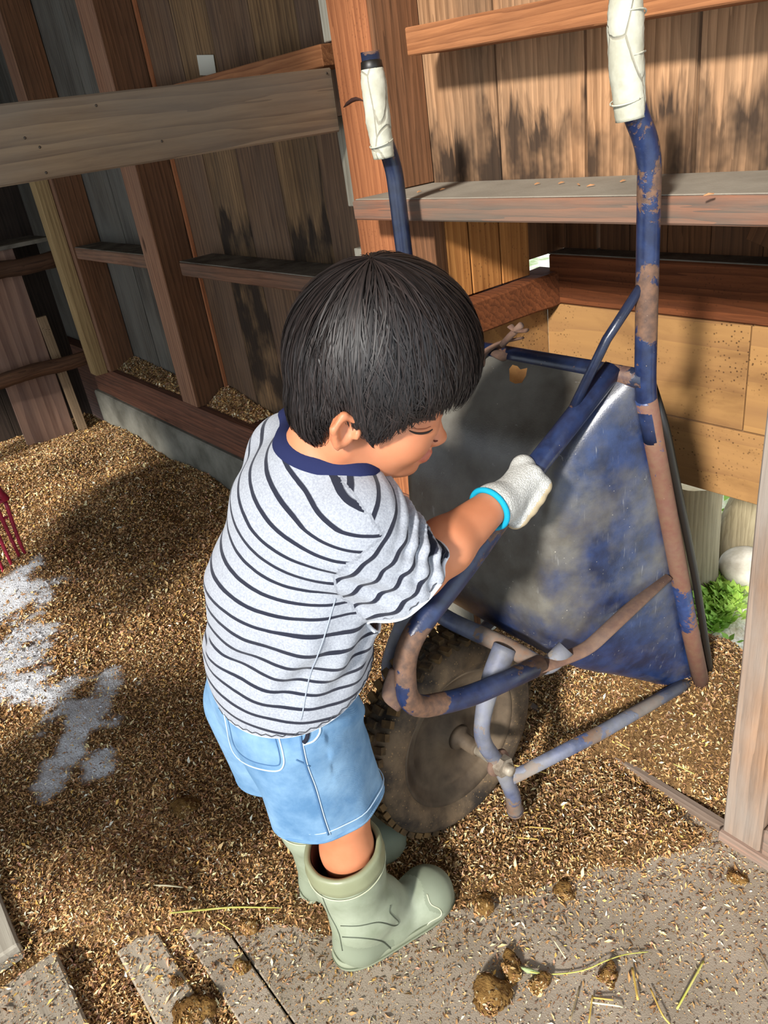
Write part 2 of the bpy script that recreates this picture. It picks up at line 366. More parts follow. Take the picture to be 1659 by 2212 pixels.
# the small recess outside the opening: boards on its left, a beam and plywood at its back
lo = tag(empty('wall_right'), kind='structure')
for y0, y1 in ((1.050, 1.108), (1.112, 1.194), (1.198, 1.282)):
    box('plank', (-1.175, -1.150), (y0, y1), (.845, 1.01), W_OUTP, lo)
box('plank', (-1.175, -1.155), (1.287, 1.40), (.875, 1.01), W_OUTD, lo)
box('rail', (-1.19, -1.112), (1.05, 1.36), (.772, .842), W_OUTB, lo, bev=.004, warp=.002, jit=.002)
box('panel', (-1.17, -1.150), (1.05, 1.335), (.40, .770), M_PLYY, lo)
bk = tag(empty('wall_outer'), kind='structure')
box('beam', (-1.14, .1), (1.33, 1.40), (.775, .878), W_OUTB, bk, bev=.003, warp=.001)
box('beam_dust', (-1.14, .1), (1.332, 1.40), (.8785, .881), M_DUST, bk, bev=0)
xo = [-1.40, -1.27, -1.135, -1.056, -1.048, -.975, -.89, -.80, -.70, -.60, -.50, -.38, -.25, -.1, .1]
for a, b in zip(xo[:-1], xo[1:]):
    if b-a < .02: continue
    box('plank', (a+.001, b-.001), (1.385, 1.405), (.88, 1.02), W_OUTD, bk)
box('plank', (-.69, -.60), (1.34, 1.38), (.90, 1.03), W_OUTD, bk, rot=(0, .35, 0))
box('panel', (-1.148, -.6815), (1.33, 1.345), (.5715, .7735), M_PLYY, bk)
box('panel', (-.6795, .1), (1.33, 1.345), (.5715, .7735), M_PLYY, bk)
box('panel', (-1.148, .1), (1.33, 1.345), (.425, .5685), M_PLYY, bk)
box('roof_board', (-1.3, .3), (1.19, 1.75), (1.02, 1.045), W_OUTD, bk)

# jamb left of the opening
jm = tag(empty('trim_1'), kind='structure')
box('jamb_board', (-1.286, -1.172), (1.045, 1.158), (.0, 1.010), W_POSTS, jm, warp=.002)
box('jamb_board', (-1.170, -1.152), (1.035, 1.05), (.0, 1.010), W_OUTD, jm)
# threshold rail
box('trim_2', (-1.15, -.30), (.930, .942), (-.004, .026), wood('X', '#8d7a6a', '#5f4e42', .3, '#33271f', .3, '#8a8078', .4, 'track'), None, bev=.001)
tag(bpy.data.objects['trim_2'], kind='structure')
# panelled door leaf on the right of the opening
W_DOORZ = wood('Z', '#9a7a60', '#6d5440', .3, '#3e332b', .75, '#8a837b', .9, 'door')
W_DOORX = wood('X', '#a47a63', '#6d5440', .3, '#3e332b', .55, '#8a837b', .9, 'doorx')
dr = tag(empty('door_1'), kind='structure')
box('stile', (-.440, -.376), (.915, .950), (.030, 1.00), W_DOORZ, dr, bev=.003, jit=.0015, warp=.001)
box('stile', (-.02, .05), (.915, .950), (.030, 1.00), W_DOORZ, dr, bev=.003)
box('bottom_rail', (-.375, -.02), (.915, .950), (.030, .088), W_DOORX, dr, bev=.003, jit=.001)
box('kick_board', (-.446, .05), (.910, .952), (.006, .0285), W_DOORX, dr, bev=.002)
for a, b in ((-.372, -.29), (-.288, -.2), (-.198, -.1), (-.098, -.02)):
    box('plank', (a, b), (.934, .946), (.09, 1.0), W_DOORZ, dr)
# floor boards
W_FLOOR = wood('X', '#a39684', '#7e7364', .2, '#5b5146', .6, '#9a9283', .5, 'floor', grain=.8)
M_FLOOR = plain('floor_dusty', '#a09383', .92, .15, bump=(420, .55, .0016), var=('#8a7e6e', 7))
fl = tag(empty('floor'), kind='structure')
box('plank', (-1.095, -.1), (-.36, -.050), (-.03, .012), W_FLOOR, fl, bev=.004, warp=.001)
box('plank', (-1.42, -1.135), (-.20, -.092), (-.01, .030), wood('X', '#a8a091', '#857c6e', .2, '#5b5146', .4, '#a09a8c', .5, 'plk', grain=.8), fl, bev=.004, warp=.001)
box('plank', (-1.02, -.1), (.030, .098), (-.03, .004), W_FLOOR, fl, bev=.003, warp=.001)
box('plank', (-.98, -.1), (.130, .190), (-.03, .002), M_FLOOR, fl, bev=.002)
box('slab', (-1.10, .3), (.193, .93), (-.03, .001), M_FLOOR, fl, bev=.002)
box('subfloor', (-4.6, .6), (-1.6, 1.02), (-.09, -.045), M_DUST, fl, bev=0)
# roof and left side of the barn, then added boards round the opening the daylight comes through
W_ROOF = wood('X', '#6b4f38', '#44311f', .3, '#231811', .1, '#554a3f', .4, 'roof')
ce = tag(empty('ceiling'), kind='structure')
for i in range(8): box('plank', (-4.6, 2.6), (-1.55+i*.35, -1.205+i*.35), (3.00, 3.025), W_ROOF, ce)
wl = tag(empty('wall_left'), kind='structure')
for i in range(13): box('plank', (-4.62, -4.60), (-1.9+i*.24, -1.664+i*.24), (-.05, 3.0), W_CLADG, wl)
wf = tag(empty('front_shade_boards'), kind='structure')
# unseen boards and posts, added to shade parts of floor and wall
for x0, x1, z0, z1 in ((-1.05, -.34, 2.0, 3.0), (-1.95, -1.05, 1.14, 3.0), (-4.6, -2.75, 1.45, 3.0), (-2.75, -1.95, 1.60, 3.0)):
    n = max(1, round((x1-x0)/.2)); w = (x1-x0)/n
    for i in range(n): box('plank', (x0+i*w+.001, x0+(i+1)*w-.001), (-1.53, -1.5), (z0, z1), W_CLADG, wf)
box('shade_board', (-1.30, -.55), (-.83, -.77), (.50, .82), W_DARKY, wf, rot=(0, -.38, 0))  # slanted board added out of view to throw a dark band on the bedding
box('post', (-1.34, -1.26), (-.84, -.76), (-.05, .52), W_POSTS, wf)  # added post holding up the slanted shadow caster
box('post', (-2.84, -2.70), (-1.56, -1.44), (-.05, 3.0), W_POSTS, wf)

# ---- stall end at the far left: plywood sheet, log rails, ledge
st_ = tag(empty('wall_partition'), kind='structure')
for i in range(5): box('plank', (-3.93, -3.91), (.1+i*.19, .288+i*.19), (-.05, 2.3), wood('Z', '#3d3128', '#241c17', .4, '#14100d', .0, '#6b5f52', .5, 'darkp'), st_)
box('strip', (-3.90, -3.86), (.86, .90), (.99, 1.35), W_STUDF, st_)
box('ledge', (-3.90, -3.62), (.55, 1.03), (.895, .912), M_DUST, st_)
def thing_box(name, label, cat, *a, **k):
    o = box(name, *a, **k); tag(o, label, cat); return o
pl = thing_box('plywood_sheet', 'swirly-grained plywood sheet standing upright behind the two log rails', 'board',
    (-3.66, -3.645), (.655, .875), (-.03, .895), W_PLY, None, warp=0)
thing_box('upright_board', 'narrow bedding-splashed board standing right beside the swirly plywood sheet', 'board',
    (-3.655, -3.635), (.885, .925), (-.03, .60), wood('Z', '#a58b6c', '#7a6248', .2, '#3a2b20', .2, '#8b7d6c', .4, 'upb', dirt=.8), None, rot=(.03, 0, 0))
def log_rail(z, zr, r, label):
    pts = [(-3.58+.004*math.sin(i*2.1), .30+i*.10, z+(zr-z)*(i/7.5)+.004*math.sin(i*1.7)) for i in range(8)]
    pts[-1] = (-3.585, 1.02, zr); o = tube('log_rail', crom(pts, 4), r, W_DARKY, None, sides=12, wob=.05); tag(o, label, 'rail', 'log rails of the far stall'); return o
log_rail(.82, .825, .034, 'upper dark rough log rail fixed to the pale corner stud')
log_rail(.40, .39, .032, 'lower brown log rail in front of the plywood sheet')

# ---- big timbers that are things of their own
po = empty('timber_post', (-1.36, 1.10, 0)); tag(po, 'thick orange-brown square timber post in the middle of the barn wall', 'post')
box('post_shaft', (-1.422-(-1.36), -1.302+1.36), (1.042-1.10, 1.158-1.10), (.345, 2.35), W_POST, po, bev=.003)
box('post_side', (-1.3018+1.36, -1.290+1.36), (1.046-1.10, 1.158-1.10), (1.054, 2.35), W_POSTS, po, bev=.001)
nm = plain('black_stain', '#3a211a', .8)
tube('iron_stain', [on(742+i*9, 232-14*math.sin(i*.55)-i*1.5, 1, 1.0415) for i in range(6)], [.0005, .0035, .004, .0035, .002, .0005], nm, po, sides=8)
bpy.data.objects['iron_stain'].location -= Vector((-1.36, 1.10, 0))
be = thing_box('cross_beam', 'wide grey-brown weathered beam nailed to the orange post and running forward left', 'beam',
    (-1.50, -1.435), (-1.2, 1.045), (1.172, 1.288), W_BEAM, None, bev=.003, warp=.001)
M_NAIL = plain('nail', '#4a4138', .5, .5, Metallic=.6)
for px, py in ((54, 298), (86, 318), (100, 373), (706, 158), (208, 228), (350, 305)):
    p = on(px, py, 0, -1.434); o = lathe('nail_head', [(.0, .0012), (.0018, .001), (.0022, 0)], (p[0]+1.4675, p[1]+.0775, p[2]-1.23), (1, 0, 0), M_NAIL, be, 10)
sh = empty('wall_shelf', (-.6, 1.06, 1.03)); tag(sh, 'thick dusty plank shelf with worn red and grey-green front edge above the opening', 'shelf')
box('shelf_board', (-.71, .9), (-.103, .098), (-.016, .020), W_SHELF, sh, bev=.003, warp=.0008, jit=.0008)
dv = plain('shelf_dust', '#968e80', .95, .1, bump=(200, .4, .002), var=('#857d70', 9))
box('dust_layer', (-.706, .9), (-.098, .097), (.0202, .0222), dv, sh, bev=.0008)
ba = empty('wall_batten', (-.8, 1.10, 1.29)); tag(ba, 'reddish sawn batten nailed high across the barn boards by the orange post', 'batten')
bm = bmesh.new(); bmesh.ops.create_cube(bm, size=1)
for v in bm.verts:
    x = -1.215 if v.co.x < 0 else .35; t = (x+1.215)/.42; top = 1.322-.030*t; bot = 1.282-.012*t-.004
    if x > 0: top, bot = 1.235+.03, 1.235-.01
    v.co = Vector((x+.8, (1.055 if v.co.y < 0 else 1.158)-1.10, (top if v.co.z > 0 else bot)-1.29))
for v in bm.verts: 
    if v.co.x < 0 and v.co.y < 0: v.co.x += 0
bmesh.ops.bevel(bm, geom=list(bm.edges), offset=.002, segments=1, affect='EDGES'); bm_obj('batten_board', bm, W_BATTEN, ba)
# paper label left on the boards, and pale knots
pp = on(446, 141, 1, 1.1575)
o = box('paper_scrap', (pp[0]-.046, pp[0]+.046), (1.1572, 1.1582), (pp[2]-.024, pp[2]+.024), plain('paper', '#d8d2bf', .8), None, bev=0, rot=(0, .12, 0)); tag(o, 'small torn white paper scrap stuck to the boards above the grey beam', 'paper')
# ------------------------------------------------------------------ WHEELBARROW, tipped forward onto its nose
M_BLUE = paint('blue_paint', '#0c142a', .10, .12, '#66696c', blue2='#131f3c', rscale=7, rustc='#4a2f28', rough=.28)
M_BLUER = paint('blue_paint_worn', '#101c3c', .17, .14, '#707276', blue2='#1c2d54', rough=.32, rscale=6.5, rustc='#4e382b')
M_GREYB = paint('dusty_frame', '#38415a', .16, .75, '#8d8b86', '#5e4e42', 10, '#4c577a', .40)
M_RUST = paint('rusty_frame', '#4a3d3b', .45, .5, '#7b7068', '#5a3c30', 12, '#5a4a45', .6)
M_NUT = plain('dusty_steel', '#a39a8a', .6, .4, var=('#7c6f60', 60), Metallic=.35)
M_RUBBER = plain('black_cap', '#17130f', .45, .5)
wbw = empty('wheelbarrow', (-.82, .60, 0)); tag(wbw, 'worn blue wheelbarrow tipped up on its nose in the barn opening', 'wheelbarrow')
_ch = []
def wb_tube(name, pts, r, mat, **k):
    o = tube(name, pts, r, mat, wbw, **k); o.location -= Vector((-.82, .60, 0)); return o
XR, XL = -.606, -1.100
def hand_path(x, s, part=1):
    return fillet([(x+.012*s, 1.090, .155), (x+.006*s, 1.03, .36), (x+.002*s, .955, .62), (x, .905, .790)], .05, 8) if part == 0 else fillet([(x+.0008*s, .925, .720), (x, .902, .797), (x, .900, 1.115), (x-.010*s, .872, 1.17), (x-.014*s, .868, 1.282)], .05, 8)
M_RIM = paint('rusty_rim', '#1b2c55', .30, .12, '#77797c', '#6b4333', 5.5, '#2b4070', .38)
wb_tube('rim_tube', hand_path(XR, 1, 0), .0152, M_RIM, sides=20); wb_tube('rim_tube', hand_path(XL, -1, 0), .0152, M_BLUE, sides=20)
hr = wb_tube('handle_tube', hand_path(XR, 1), .0148, M_BLUER, sides=20)
hl = wb_tube('handle_tube', hand_path(XL, -1), .0148, M_BLUE, sides=20)
# nose: the two rim tubes joined by a rounded bar
wb_tube('nose_bar', fillet([(XR+.012, 1.089, .158), (XR+.014, 1.105, .112), (-.66, 1.118, .100), (-1.04, 1.118, .100), (XL-.014, 1.105, .112), (XL-.012, 1.089, .158)], .03, 6), .0150, M_RUST, sides=16)
# paper-tape grips with black end caps
n = NT('tape'); v = n.mp((1, 1, 1)); c = n.mix(n.ramp(n.noise(v, 22, 4, .6), [(.4, 0.0), (.62, 1.0)]), lin('#bfbdab'), lin('#aaa793'))
tc = n.mp((1, 1, .5)); cr = n.vor(tc, 26, 'DISTANCE_TO_EDGE'); crm = n.ramp(cr, [(.008, 1.0), (.03, 0.0)])
c = n.mix(n.math('MULTIPLY', crm, .55), c, lin('#6f6452')); n.col(c); n.rough(.62); n.bump(n.math('SUBTRACT', n.noise(v, 45, 4), n.math('MULTIPLY', crm, .8)), .7, .002); M_TAPE = n.m
def grip(x, s, z0, z1):
    pts = crom([(x-.0095*s, .8735, z0), (x-.011*s, .871, z0+.03), (x-.013*s, .8685, (z0+z1)/2), (x-.014*s, .868, z1-.02), (x-.014*s, .868, z1)], 8)
    g = wb_tube('grip', pts, [.0172, .0185, .0190, .0205, .0198, .0205, .0190, .0178], M_TAPE, sides=28, wob=.028)
    p = pts[-1]
    cp = lathe('end_cap', [(0, .014), (.012, .0135), (.0168, .010), (.0178, .0), (.0165, -.004)], (0, 0, 0), (0, .02, 1), M_RUBBER, g, 24); cp.location = Vector(p)-Vector(g.location)-Vector((-.82, .6, 0))
    for k in range(3): 
        z = z0+.022+(z1-z0)*k/3; w = [(x-.012*s+.0193*math.cos(a), .870+.0193*math.sin(a), z+.005*math.sin(a+k)) for a in np.linspace(0, 2*math.pi, 25)]
        t_ = tube('tape_edge', w, .0011, M_TAPE, g, sides=6, cap=False); t_.location -= Vector(g.location)+Vector((-.82, .6, 0))
grip(XR, 1, 1.150, 1.275); grip(XL, -1, 1.130, 1.258)
# cross tube at the back edge of the tray
wb_tube('cross_tube', [(XR+.002, .899, .820), (-.70, .900, .820), (-.85, .900, .819), (-1.0, .900, .819), (XL, .899, .820)], .0140, M_BLUE, sides=18)
# bracket with a rusty wing bolt on the cross tube
def on_rel(px, py, k, v): return on(px, py, k, v)
b0 = on(1040, 768, 1, .872); b1 = on(1078, 742, 1, .880); b2 = on(1128, 730, 1, .886)
wb_tube('bracket', crom([tuple(on(1040, 792, 1, .870)), tuple(b0), tuple(b1), tuple(b2)], 5), [.010, .012, .009, .006], M_RUST, sides=10, flat=.35)
wn = wb_tube('wing_bolt', [on(1085, 745, 1, .874), on(1100, 728, 1, .872), on(1126, 702, 1, .870)], .0052, M_RUST, sides=10)
for q, (tx, ty) in enumerate(((1102, 704), (1137, 714))):
    w_ = tube('wing', [on(1114, 716, 1, .869), (on(1114, 716, 1, .869)+on(tx, ty, 1, .869))/2, on(tx, ty, 1, .869)], [.004, .0058, .0068], M_RUST, wn, sides=10, flat=.45)
    w_.location -= Vector(wn.location)+Vector((-.82, .6, 0))
wb_tube('bracket_plate', [on(1072, 762, 1, .888), on(1092, 772, 1, .884)], .012, M_RUST, sides=10, flat=.5)  # small rusty plate behind the bracket
# legs: bent tube, running on into a flat bar welded to the rim; a thin brace rod up to the handle
def leg(x0, s):
    X = lambda x: -.853+(x+.853)*s
    pts = [(X(-.655), .893, .828), (X(-.664), .74, .738), (X(-.672), .600, .640), (X(-.684), .478, .560), (X(-.684), .468, .455), (X(-.676), .575, .412), (X(-.662), .722, .392)]
    q = pts; path = [q[0]]+fillet(q[1:], .045, 9)
    o = wb_tube('leg', path, .0162, M_BLUER if s > 0 else M_BLUE, sides=20)
    V, F = sweep(fillet([(X(-.664), .700, .3935), (X(-.650), .760, .386), (X(-.632), .80, .392), (X(-.614), .985, .446)], .03, 5), .0145, sides=12, flat=.42)
    c = np.mean(V, axis=0); fb = mesh_obj('flat_bar', np.array(V)-c, F, M_RUST if s > 0 else M_BLUE, o, True); fb.location = Vector(c)-Vector(o.location)-Vector((-.82, .6, 0))
    t_ = tube('brace_rod', [(X(-.609), .893, .950), (X(-.636), .855, .885), (X(-.662), .815, .795)], .0068, M_BLUE, o, sides=12); t_.location -= Vector(o.location)+Vector((-.82, .6, 0))
    sh_ = tube('foot_plate', crom([(X(-.690), .462, .53), (X(-.692), .452, .495), (X(-.690), .462, .46)], 5), [.008, .015, .007], M_RUST, o, sides=12, flat=.5); sh_.location -= Vector(o.location)+Vector((-.82, .6, 0))
leg(0, 1); leg(0, -1)
# wheel carrier: cross tube with rounded ends, two forks past the hub, struts out to the nose
wb_tube('axle_carrier', fillet([(-.652, .772, .400), (-.664, .735, .372), (-.72, .722, .392), (-.853, .70, .400), (-.98, .722, .392), (-1.042, .735, .372), (-1.054, .772, .400)], .035, 6), .0152, M_GREYB, sides=18)
for s in (1, -1):
    X = lambda x: -.835+(x+.835)*s
    wb_tube('fork', crom([(X(-.728), .712, .398), (X(-.722), .665, .352), (X(-.712), .628, .275), (X(-.706), .655, .190), (X(-.700), .673, .115), (X(-.704), .680, .060)], 7), [.021, .0175, .0135, .0135, .0135, .0135, .0145], M_GREYB, sides=16)
    wb_tube('strut', [(X(-.700), .672, .150), (X(-.655), .86, .152), (X(-.612), 1.085, .156)], [.0115, .0130, .0130, .0118], M_GREYB, sides=16)
    wb_tube('fork_foot', crom([(X(-.704), .680, .060), (X(-.712), .692, .046), (X(-.730), .700, .042)], 5), [.0145, .014, .010], M_GREYB, sides=14)
# tray: deep rounded pan, underside towards the viewer
NU, NT_ = 61, 49
def rimpt(t): return A(0, .905+.193*t, .812-.690*t)
bot = crom([(0, .895, .822), (0, .855, .775), (0, .812, .715), (0, .783, .62), (0, .772, .50), (0, .775, .405), (0, .800, .345), (0, .868, .275), (0, .985, .190), (0, 1.085, .120)], 12)
bot = np.array(bot)
def bottom(t): 
    L = np.concatenate([[0], np.cumsum(np.linalg.norm(np.diff(bot, axis=0), axis=1))]); L /= L[-1]
    return A(0, np.interp(t, L, bot[:, 1]), np.interp(t, L, bot[:, 2]))
V = []; F = []; XC = -.853
def rowpts(t):
    r = rimpt(t); b = bottom(t); dv_ = b-r; wr = .244; wb_ = .150+.055*abs(1-t*1.0)*.4+.02*t
    tt = (1-abs(2*t-1)**4); wbm = wb_*tt+.225*(1-tt)
    P = []
    p0, p1, p2, p3 = (wr, 0.), (wr-.010, .10), (wbm+.010, .80), (wbm*.90, 1.0)
    for i in range(NU):
        s = -1+2*i/(NU-1); a = abs(s); sg = 1 if s > 0 else -1
        if a > .45:
            q = (a-.45)/.55       # 1 at the rim, 0 at the flat bottom
            k = 1-q; # rounded corner
            w = (1-k)**3*p0[0]+3*(1-k)**2*k*p1[0]+3*(1-k)*k*k*(p2[0]+.012)+k**3*p3[0]
            d = 3*(1-k)**2*k*.18+3*(1-k)*k*k*.97+k**3*1.0
        else: w = p3[0]*a/.45; d = 1.0+.012*(1-(a/.45)**2)
        P.append(A(XC+sg*w, r[1]+dv_[1]*d, r[2]+dv_[2]*d))
    return P
for j in range(NT_):
    V += rowpts(j/(NT_-1))
for j in range(NT_-1):
    for i in range(NU-1): F.append((j*NU+i, j*NU+i+1, (j+1)*NU+i+1, (j+1)*NU+i))
c0 = A(-.82, .60, 0)
n = NT('tray_paint'); v = n.mp((1, 1, 1), rnd=False); geo = n.new('ShaderNodeTexCoord'); sp = n.new('ShaderNodeSeparateXYZ'); n.lk(geo.outputs['Object'], sp.inputs[0])
# paint is worn to dull grey-brown on the flat, blue kept on the sides and round the nose
low = n.new('ShaderNodeMapRange'); n.lk(sp.outputs['Z'], low.inputs[0]); low.inputs[1].default_value = .47; low.inputs[2].default_value = .36
side = n.new('ShaderNodeMapRange'); n.lk(sp.outputs['X'], side.inputs[0]); side.inputs[1].default_value = .10; side.inputs[2].default_value = .175
up_ = n.new('ShaderNodeMapRange'); n.lk(sp.outputs['Z'], up_.inputs[0]); up_.inputs[1].default_value = .25; up_.inputs[2].default_value = .55; 
m = n.math('MAXIMUM', low.outputs[0], n.math('MULTIPLY', side.outputs[0], .80)); m = n.math('ADD', m, n.math('MULTIPLY', n.math('SUBTRACT', n.noise(v, 9, 7, .62), .5), 2.0))
m = n.ramp(m, [(.32, 0.0), (.95, 1.0)])
dull = n.mix(n.ramp(n.noise(v, 14, 6, .6), [(.35, 0.0), (.65, 1.0)]), lin('#4d473f'), lin('#6b6860'))
blue = n.mix(n.ramp(n.noise(v, 30, 5, .6), [(.35, 0.0), (.65, 1.0)]), lin('#121d38'), lin('#22345c'))
c = n.mix(m, dull, blue)
spk = n.math('MULTIPLY', n.ramp(n.vor(v, 95), [(.05, 1.0), (.10, 0.0)]), n.ramp(n.noise(v, 16, 3), [(.5, 0.0), (.62, .85)])); c = n.mix(spk, c, lin('#b9b3a4'))
st2 = n.mp((1, 4, .25), rnd=False); scr = n.math('MULTIPLY', n.ramp(n.noise(st2, 60, 3, .7), [(.66, 0.0), (.72, 1.0)]), .35); c = n.mix(scr, c, lin('#9a9a98'))
n.col(c); r = n.math('ADD', .20, n.math('MULTIPLY', n.noise(v, 11, 5), .30)); n.rough(r); n.b.inputs['Specular IOR Level'].default_value = .65
n.bump(n.math('ADD', n.math('MULTIPLY', n.noise(v, 420, 2), .4), n.noise(v, 14, 3)), .28, .0018); M_TRAY = n.m
tray = mesh_obj('tray', np.array(V)-c0, F, M_TRAY, wbw, True)
so = tray.modifiers.new('thick', 'SOLIDIFY'); so.thickness = .0022; so.offset = -1
# torn hole in the back of the tray: ragged cutter through the sheet
hp = [(1100, 797), (1107, 788), (1118, 791), (1124, 798), (1139, 795), (1136, 812), (1127, 827), (1113, 829), (1101, 823)]
cv = []; 
for y in (.70, .95): cv += [on(px, py, 1, y) for px, py in hp]
nh = len(hp); cf = [tuple(range(nh)), tuple(reversed(range(nh, 2*nh)))]+[(i, i+nh, (i+1) % nh+nh, (i+1) % nh) for i in range(nh)]
bmc = bmesh.new(); vs = [bmc.verts.new(Vector(p-c0)) for p in cv]
for f in cf: bmc.faces.new([vs[i] for i in f])
bmesh.ops.recalc_face_normals(bmc, faces=bmc.faces); cme = bpy.data.meshes.new('c'); bmc.to_mesh(cme); bmc.free(); cut = bpy.data.objects.new('c', cme); COL.objects.link(cut); cut.location = (0, 0, 0); cut.parent = wbw
bo = tray.modifiers.new('hole', 'BOOLEAN'); bo.object = cut; bo.operation = 'DIFFERENCE'; bo.solver = 'EXACT'
bpy.context.view_layer.update(); dg = bpy.context.evaluated_depsgraph_get()
nm_ = bpy.data.meshes.new_from_object(tray.evaluated_get(dg)); tray.modifiers.clear(); tray.data = nm_
nm_.polygons.foreach_set('use_smooth', np.ones(len(nm_.polygons), dtype=bool))
if hasattr(nm_, 'set_sharp_from_angle'): nm_.set_sharp_from_angle(angle=math.radians(50))
bpy.data.objects.remove(cut)
# rolled rim lip of the tray, just behind the frame tube
for s in (1, -1):
    wb_tube('tray_lip', fillet([(-.853+s*.236, .935, .800), (-.853+s*.262, .930, .745), (-.853+s*.268, 1.03, .43), (-.853+s*.262, 1.118, .155), (-.853+s*.23, 1.135, .115)], .03, 5), .0068, M_RUBBER if s > 0 else M_BLUE, sides=10)
wb_tube('tray_lip', [(-.853-.23, 1.135, .115), (-.853, 1.14, .110), (-.853+.23, 1.135, .115)], .0068, M_RUST, sides=10)
# ---- wheel
wc = Vector((-.826, .648, .198)); RA = .192
wax = Vector((1, .02, .03)).normalized()
n = NT('tyre'); v = n.mp((1, 1, 1)); c = n.mix(n.ramp(n.noise(v, 16, 6, .62), [(.36, 0.0), (.62, 1.0)]), lin('#2b241d'), lin('#6a5842'))
c = n.mix(n.ramp(n.vor(v, 140), [(.10, .5), (.2, 0.0)]), c, lin('#a9885a')); n.col(c); n.rough(.88); n.bump(n.noise(v, 120, 4), .5, .002); M_TYRE = n.m
whl = lathe('tyre', [(.128, -.030), (.136, -.038), (.150, -.044), (.168, -.043), (.180, -.036), (.186, -.025), (.187, .0), (.186, .025), (.180, .036), (.168, .043), (.150, .044), (.136, .038), (.128, .030)], (0, 0, 0), wax, M_TYRE, wbw, 72)
whl.location = wc-Vector((-.82, .6, 0))
M_DISC = plain('dusty_disc', '#6b5c4a', .75, .3, bump=(70, .4, .0015), var=('#3d3329', 9))
dsc = lathe('wheel_disc', [(.0, .030), (.018, .030), (.026, .024), (.034, .012), (.060, .004), (.092, .010), (.100, .018), (.106, .016), (.112, .020), (.124, .030), (.131, .036), (.134, .032), (.128, .020), (.12, 0)], (0, 0, 0), wax, M_DISC, wbw, 64); dsc.location = wc-Vector((-.82, .6, 0))
ds2 = lathe('wheel_disc', [(.0, .030), (.018, .030), (.026, .024), (.034, .012), (.060, .004), (.092, .010), (.124, .030), (.131, .036), (.128, .020), (.12, 0)], (0, 0, 0), -wax, M_DISC, wbw, 48); ds2.location = wc-Vector((-.82, .6, 0))
a_, b_, d_ = bring(wax, (0, 0, 1)); bm = bmesh.new()
for k in range(52):
    t = 2*math.pi*k/52
    for row, (h, rr, wd) in enumerate(((-.030, .187, .020), (-.004, .190, .018), (.024, .187, .020))):
        tt = t+(.06 if row == 1 else 0); rad = Vector(a_*math.cos(tt)+b_*math.sin(tt)); tan = Vector(-a_*math.sin(tt)+b_*math.cos(tt))
        M = Matrix.Translation(rad*rr+Vector(d_)*h) @ Matrix((( rad[0], tan[0], d_[0], 0), (rad[1], tan[1], d_[1], 0), (rad[2], tan[2], d_[2], 0), (0, 0, 0, 1))) @ Matrix.Rotation(.35*(row-1), 4, 'X')
        r_ = bmesh.ops.create_cube(bm, size=1, matrix=M @ Matrix.Diagonal((.010, .0125, wd, 1)))
tr = bm_obj('tread', bm, plain('tread', '#2c2721', .9, .2, bump=(90, .5, .002), var=('#6f5737', 26)), whl); tag(tr, kind='stuff')
# axle, washers and nut on the near side, bracket plate on the fork
M_AX = M_NUT
ax0 = wc
def hexn(name, r, h, off, mat, par):
    V = []; F = []
    for hh in (0, h):
        for k in range(6): t = k*math.pi/3+.2; V.append((a_*math.cos(t)+b_*math.sin(t))*r+np.array(d_)*(off+hh))
    F = [tuple(range(5, -1, -1)), tuple(range(6, 12))]+[(k, (k+1) % 6, 6+(k+1) % 6, 6+k) for k in range(6)]
    o = mesh_obj(name, V, F, mat, par); return o
hub = lathe('hub', [(.0, .075), (.013, .075), (.014, .070), (.014, .040), (.022, .036), (.024, .028), (.0, .026)], (0, 0, 0), wax, M_DISC, dsc, 24)
ax_ = lathe('axle', [(0, .155), (.0085, .154), (.0100, .150), (.0100, .060), (0, .058)], (0, 0, 0), wax, M_NUT, wbw, 18); ax_.location = wc-Vector((-.82, .6, 0))
hexn('nut', .0185, .015, .126, M_NUT, ax_)
lathe('washer', [(0, .127), (.024, .1255), (.025, .120), (0, .121)], (0, 0, 0), wax, M_RUST, ax_, 20)
wb_tube('axle_bracket', [tuple(Vector(wc)+Vector(d_)*.112+Vector((0, -.014, .022))), tuple(Vector(wc)+Vector(d_)*.114+Vector((0, .0, .0))), tuple(Vector(wc)+Vector(d_)*.116+Vector((.0, .026, -.02)))], [.012, .020, .013], M_GREYB, sides=14, flat=.25)
# ------------------------------------------------------------------ THE CHILD
from mathutils.bvhtree import BVHTree
n = NT('skin'); v = n.mp((1, 1, 1)); c = n.mix(n.ramp(n.noise(v, 11, 4), [(.35, 0.0), (.65, 1.0)]), lin('#b8724e'), lin('#c9845f'))
n.col(c); n.rough(.52); n.b.inputs['Subsurface Weight'].default_value = .18; n.b.inputs['Subsurface Radius'].default_value = (.012, .005, .003); n.b.inputs['Subsurface Scale'].default_value = .5
n.bump(n.noise(v, 700, 2), .12, .0005); M_SKIN = n.m
per = empty('person', (-.78, .38, 0)); tag(per, 'child in striped shirt, denim shorts and green rubber boots leaning over to push the wheelbarrow', 'person')
ORG = A(-.78, .38, 0)
hc = dp(822, 768, .83)
hf = .93*IR-.12*IU+.33*AX; hf /= np.linalg.norm(hf)
hu = .30*IR+.86*IU-.41*AX; hu -= hf*(hu@hf); hu /= np.linalg.norm(hu)
hr_ = np.cross(hf, hu); HM = np.array([hf, hu, hr_])
def H(a, b, c): return hc+hf*a+hu*b+hr_*c
# joints
SR, ER, WR = A(-.632, .412, .795), A(-.622, .470, .712), A(-.644, .630, .726)
SL, EL, WL = A(-.805, .440, .820), A(-.905, .470, .700), A(-.985, .560, .665)
HR_, KR, NR_ = A(-.735, .333, .49), A(-.738, .362, .30), A(-.742, .350, .07)
HL_, KL, NL_ = A(-.845, .338, .49), A(-.862, .372, .30), A(-.868, .362, .07)
NB = A(-.700, .420, .868)
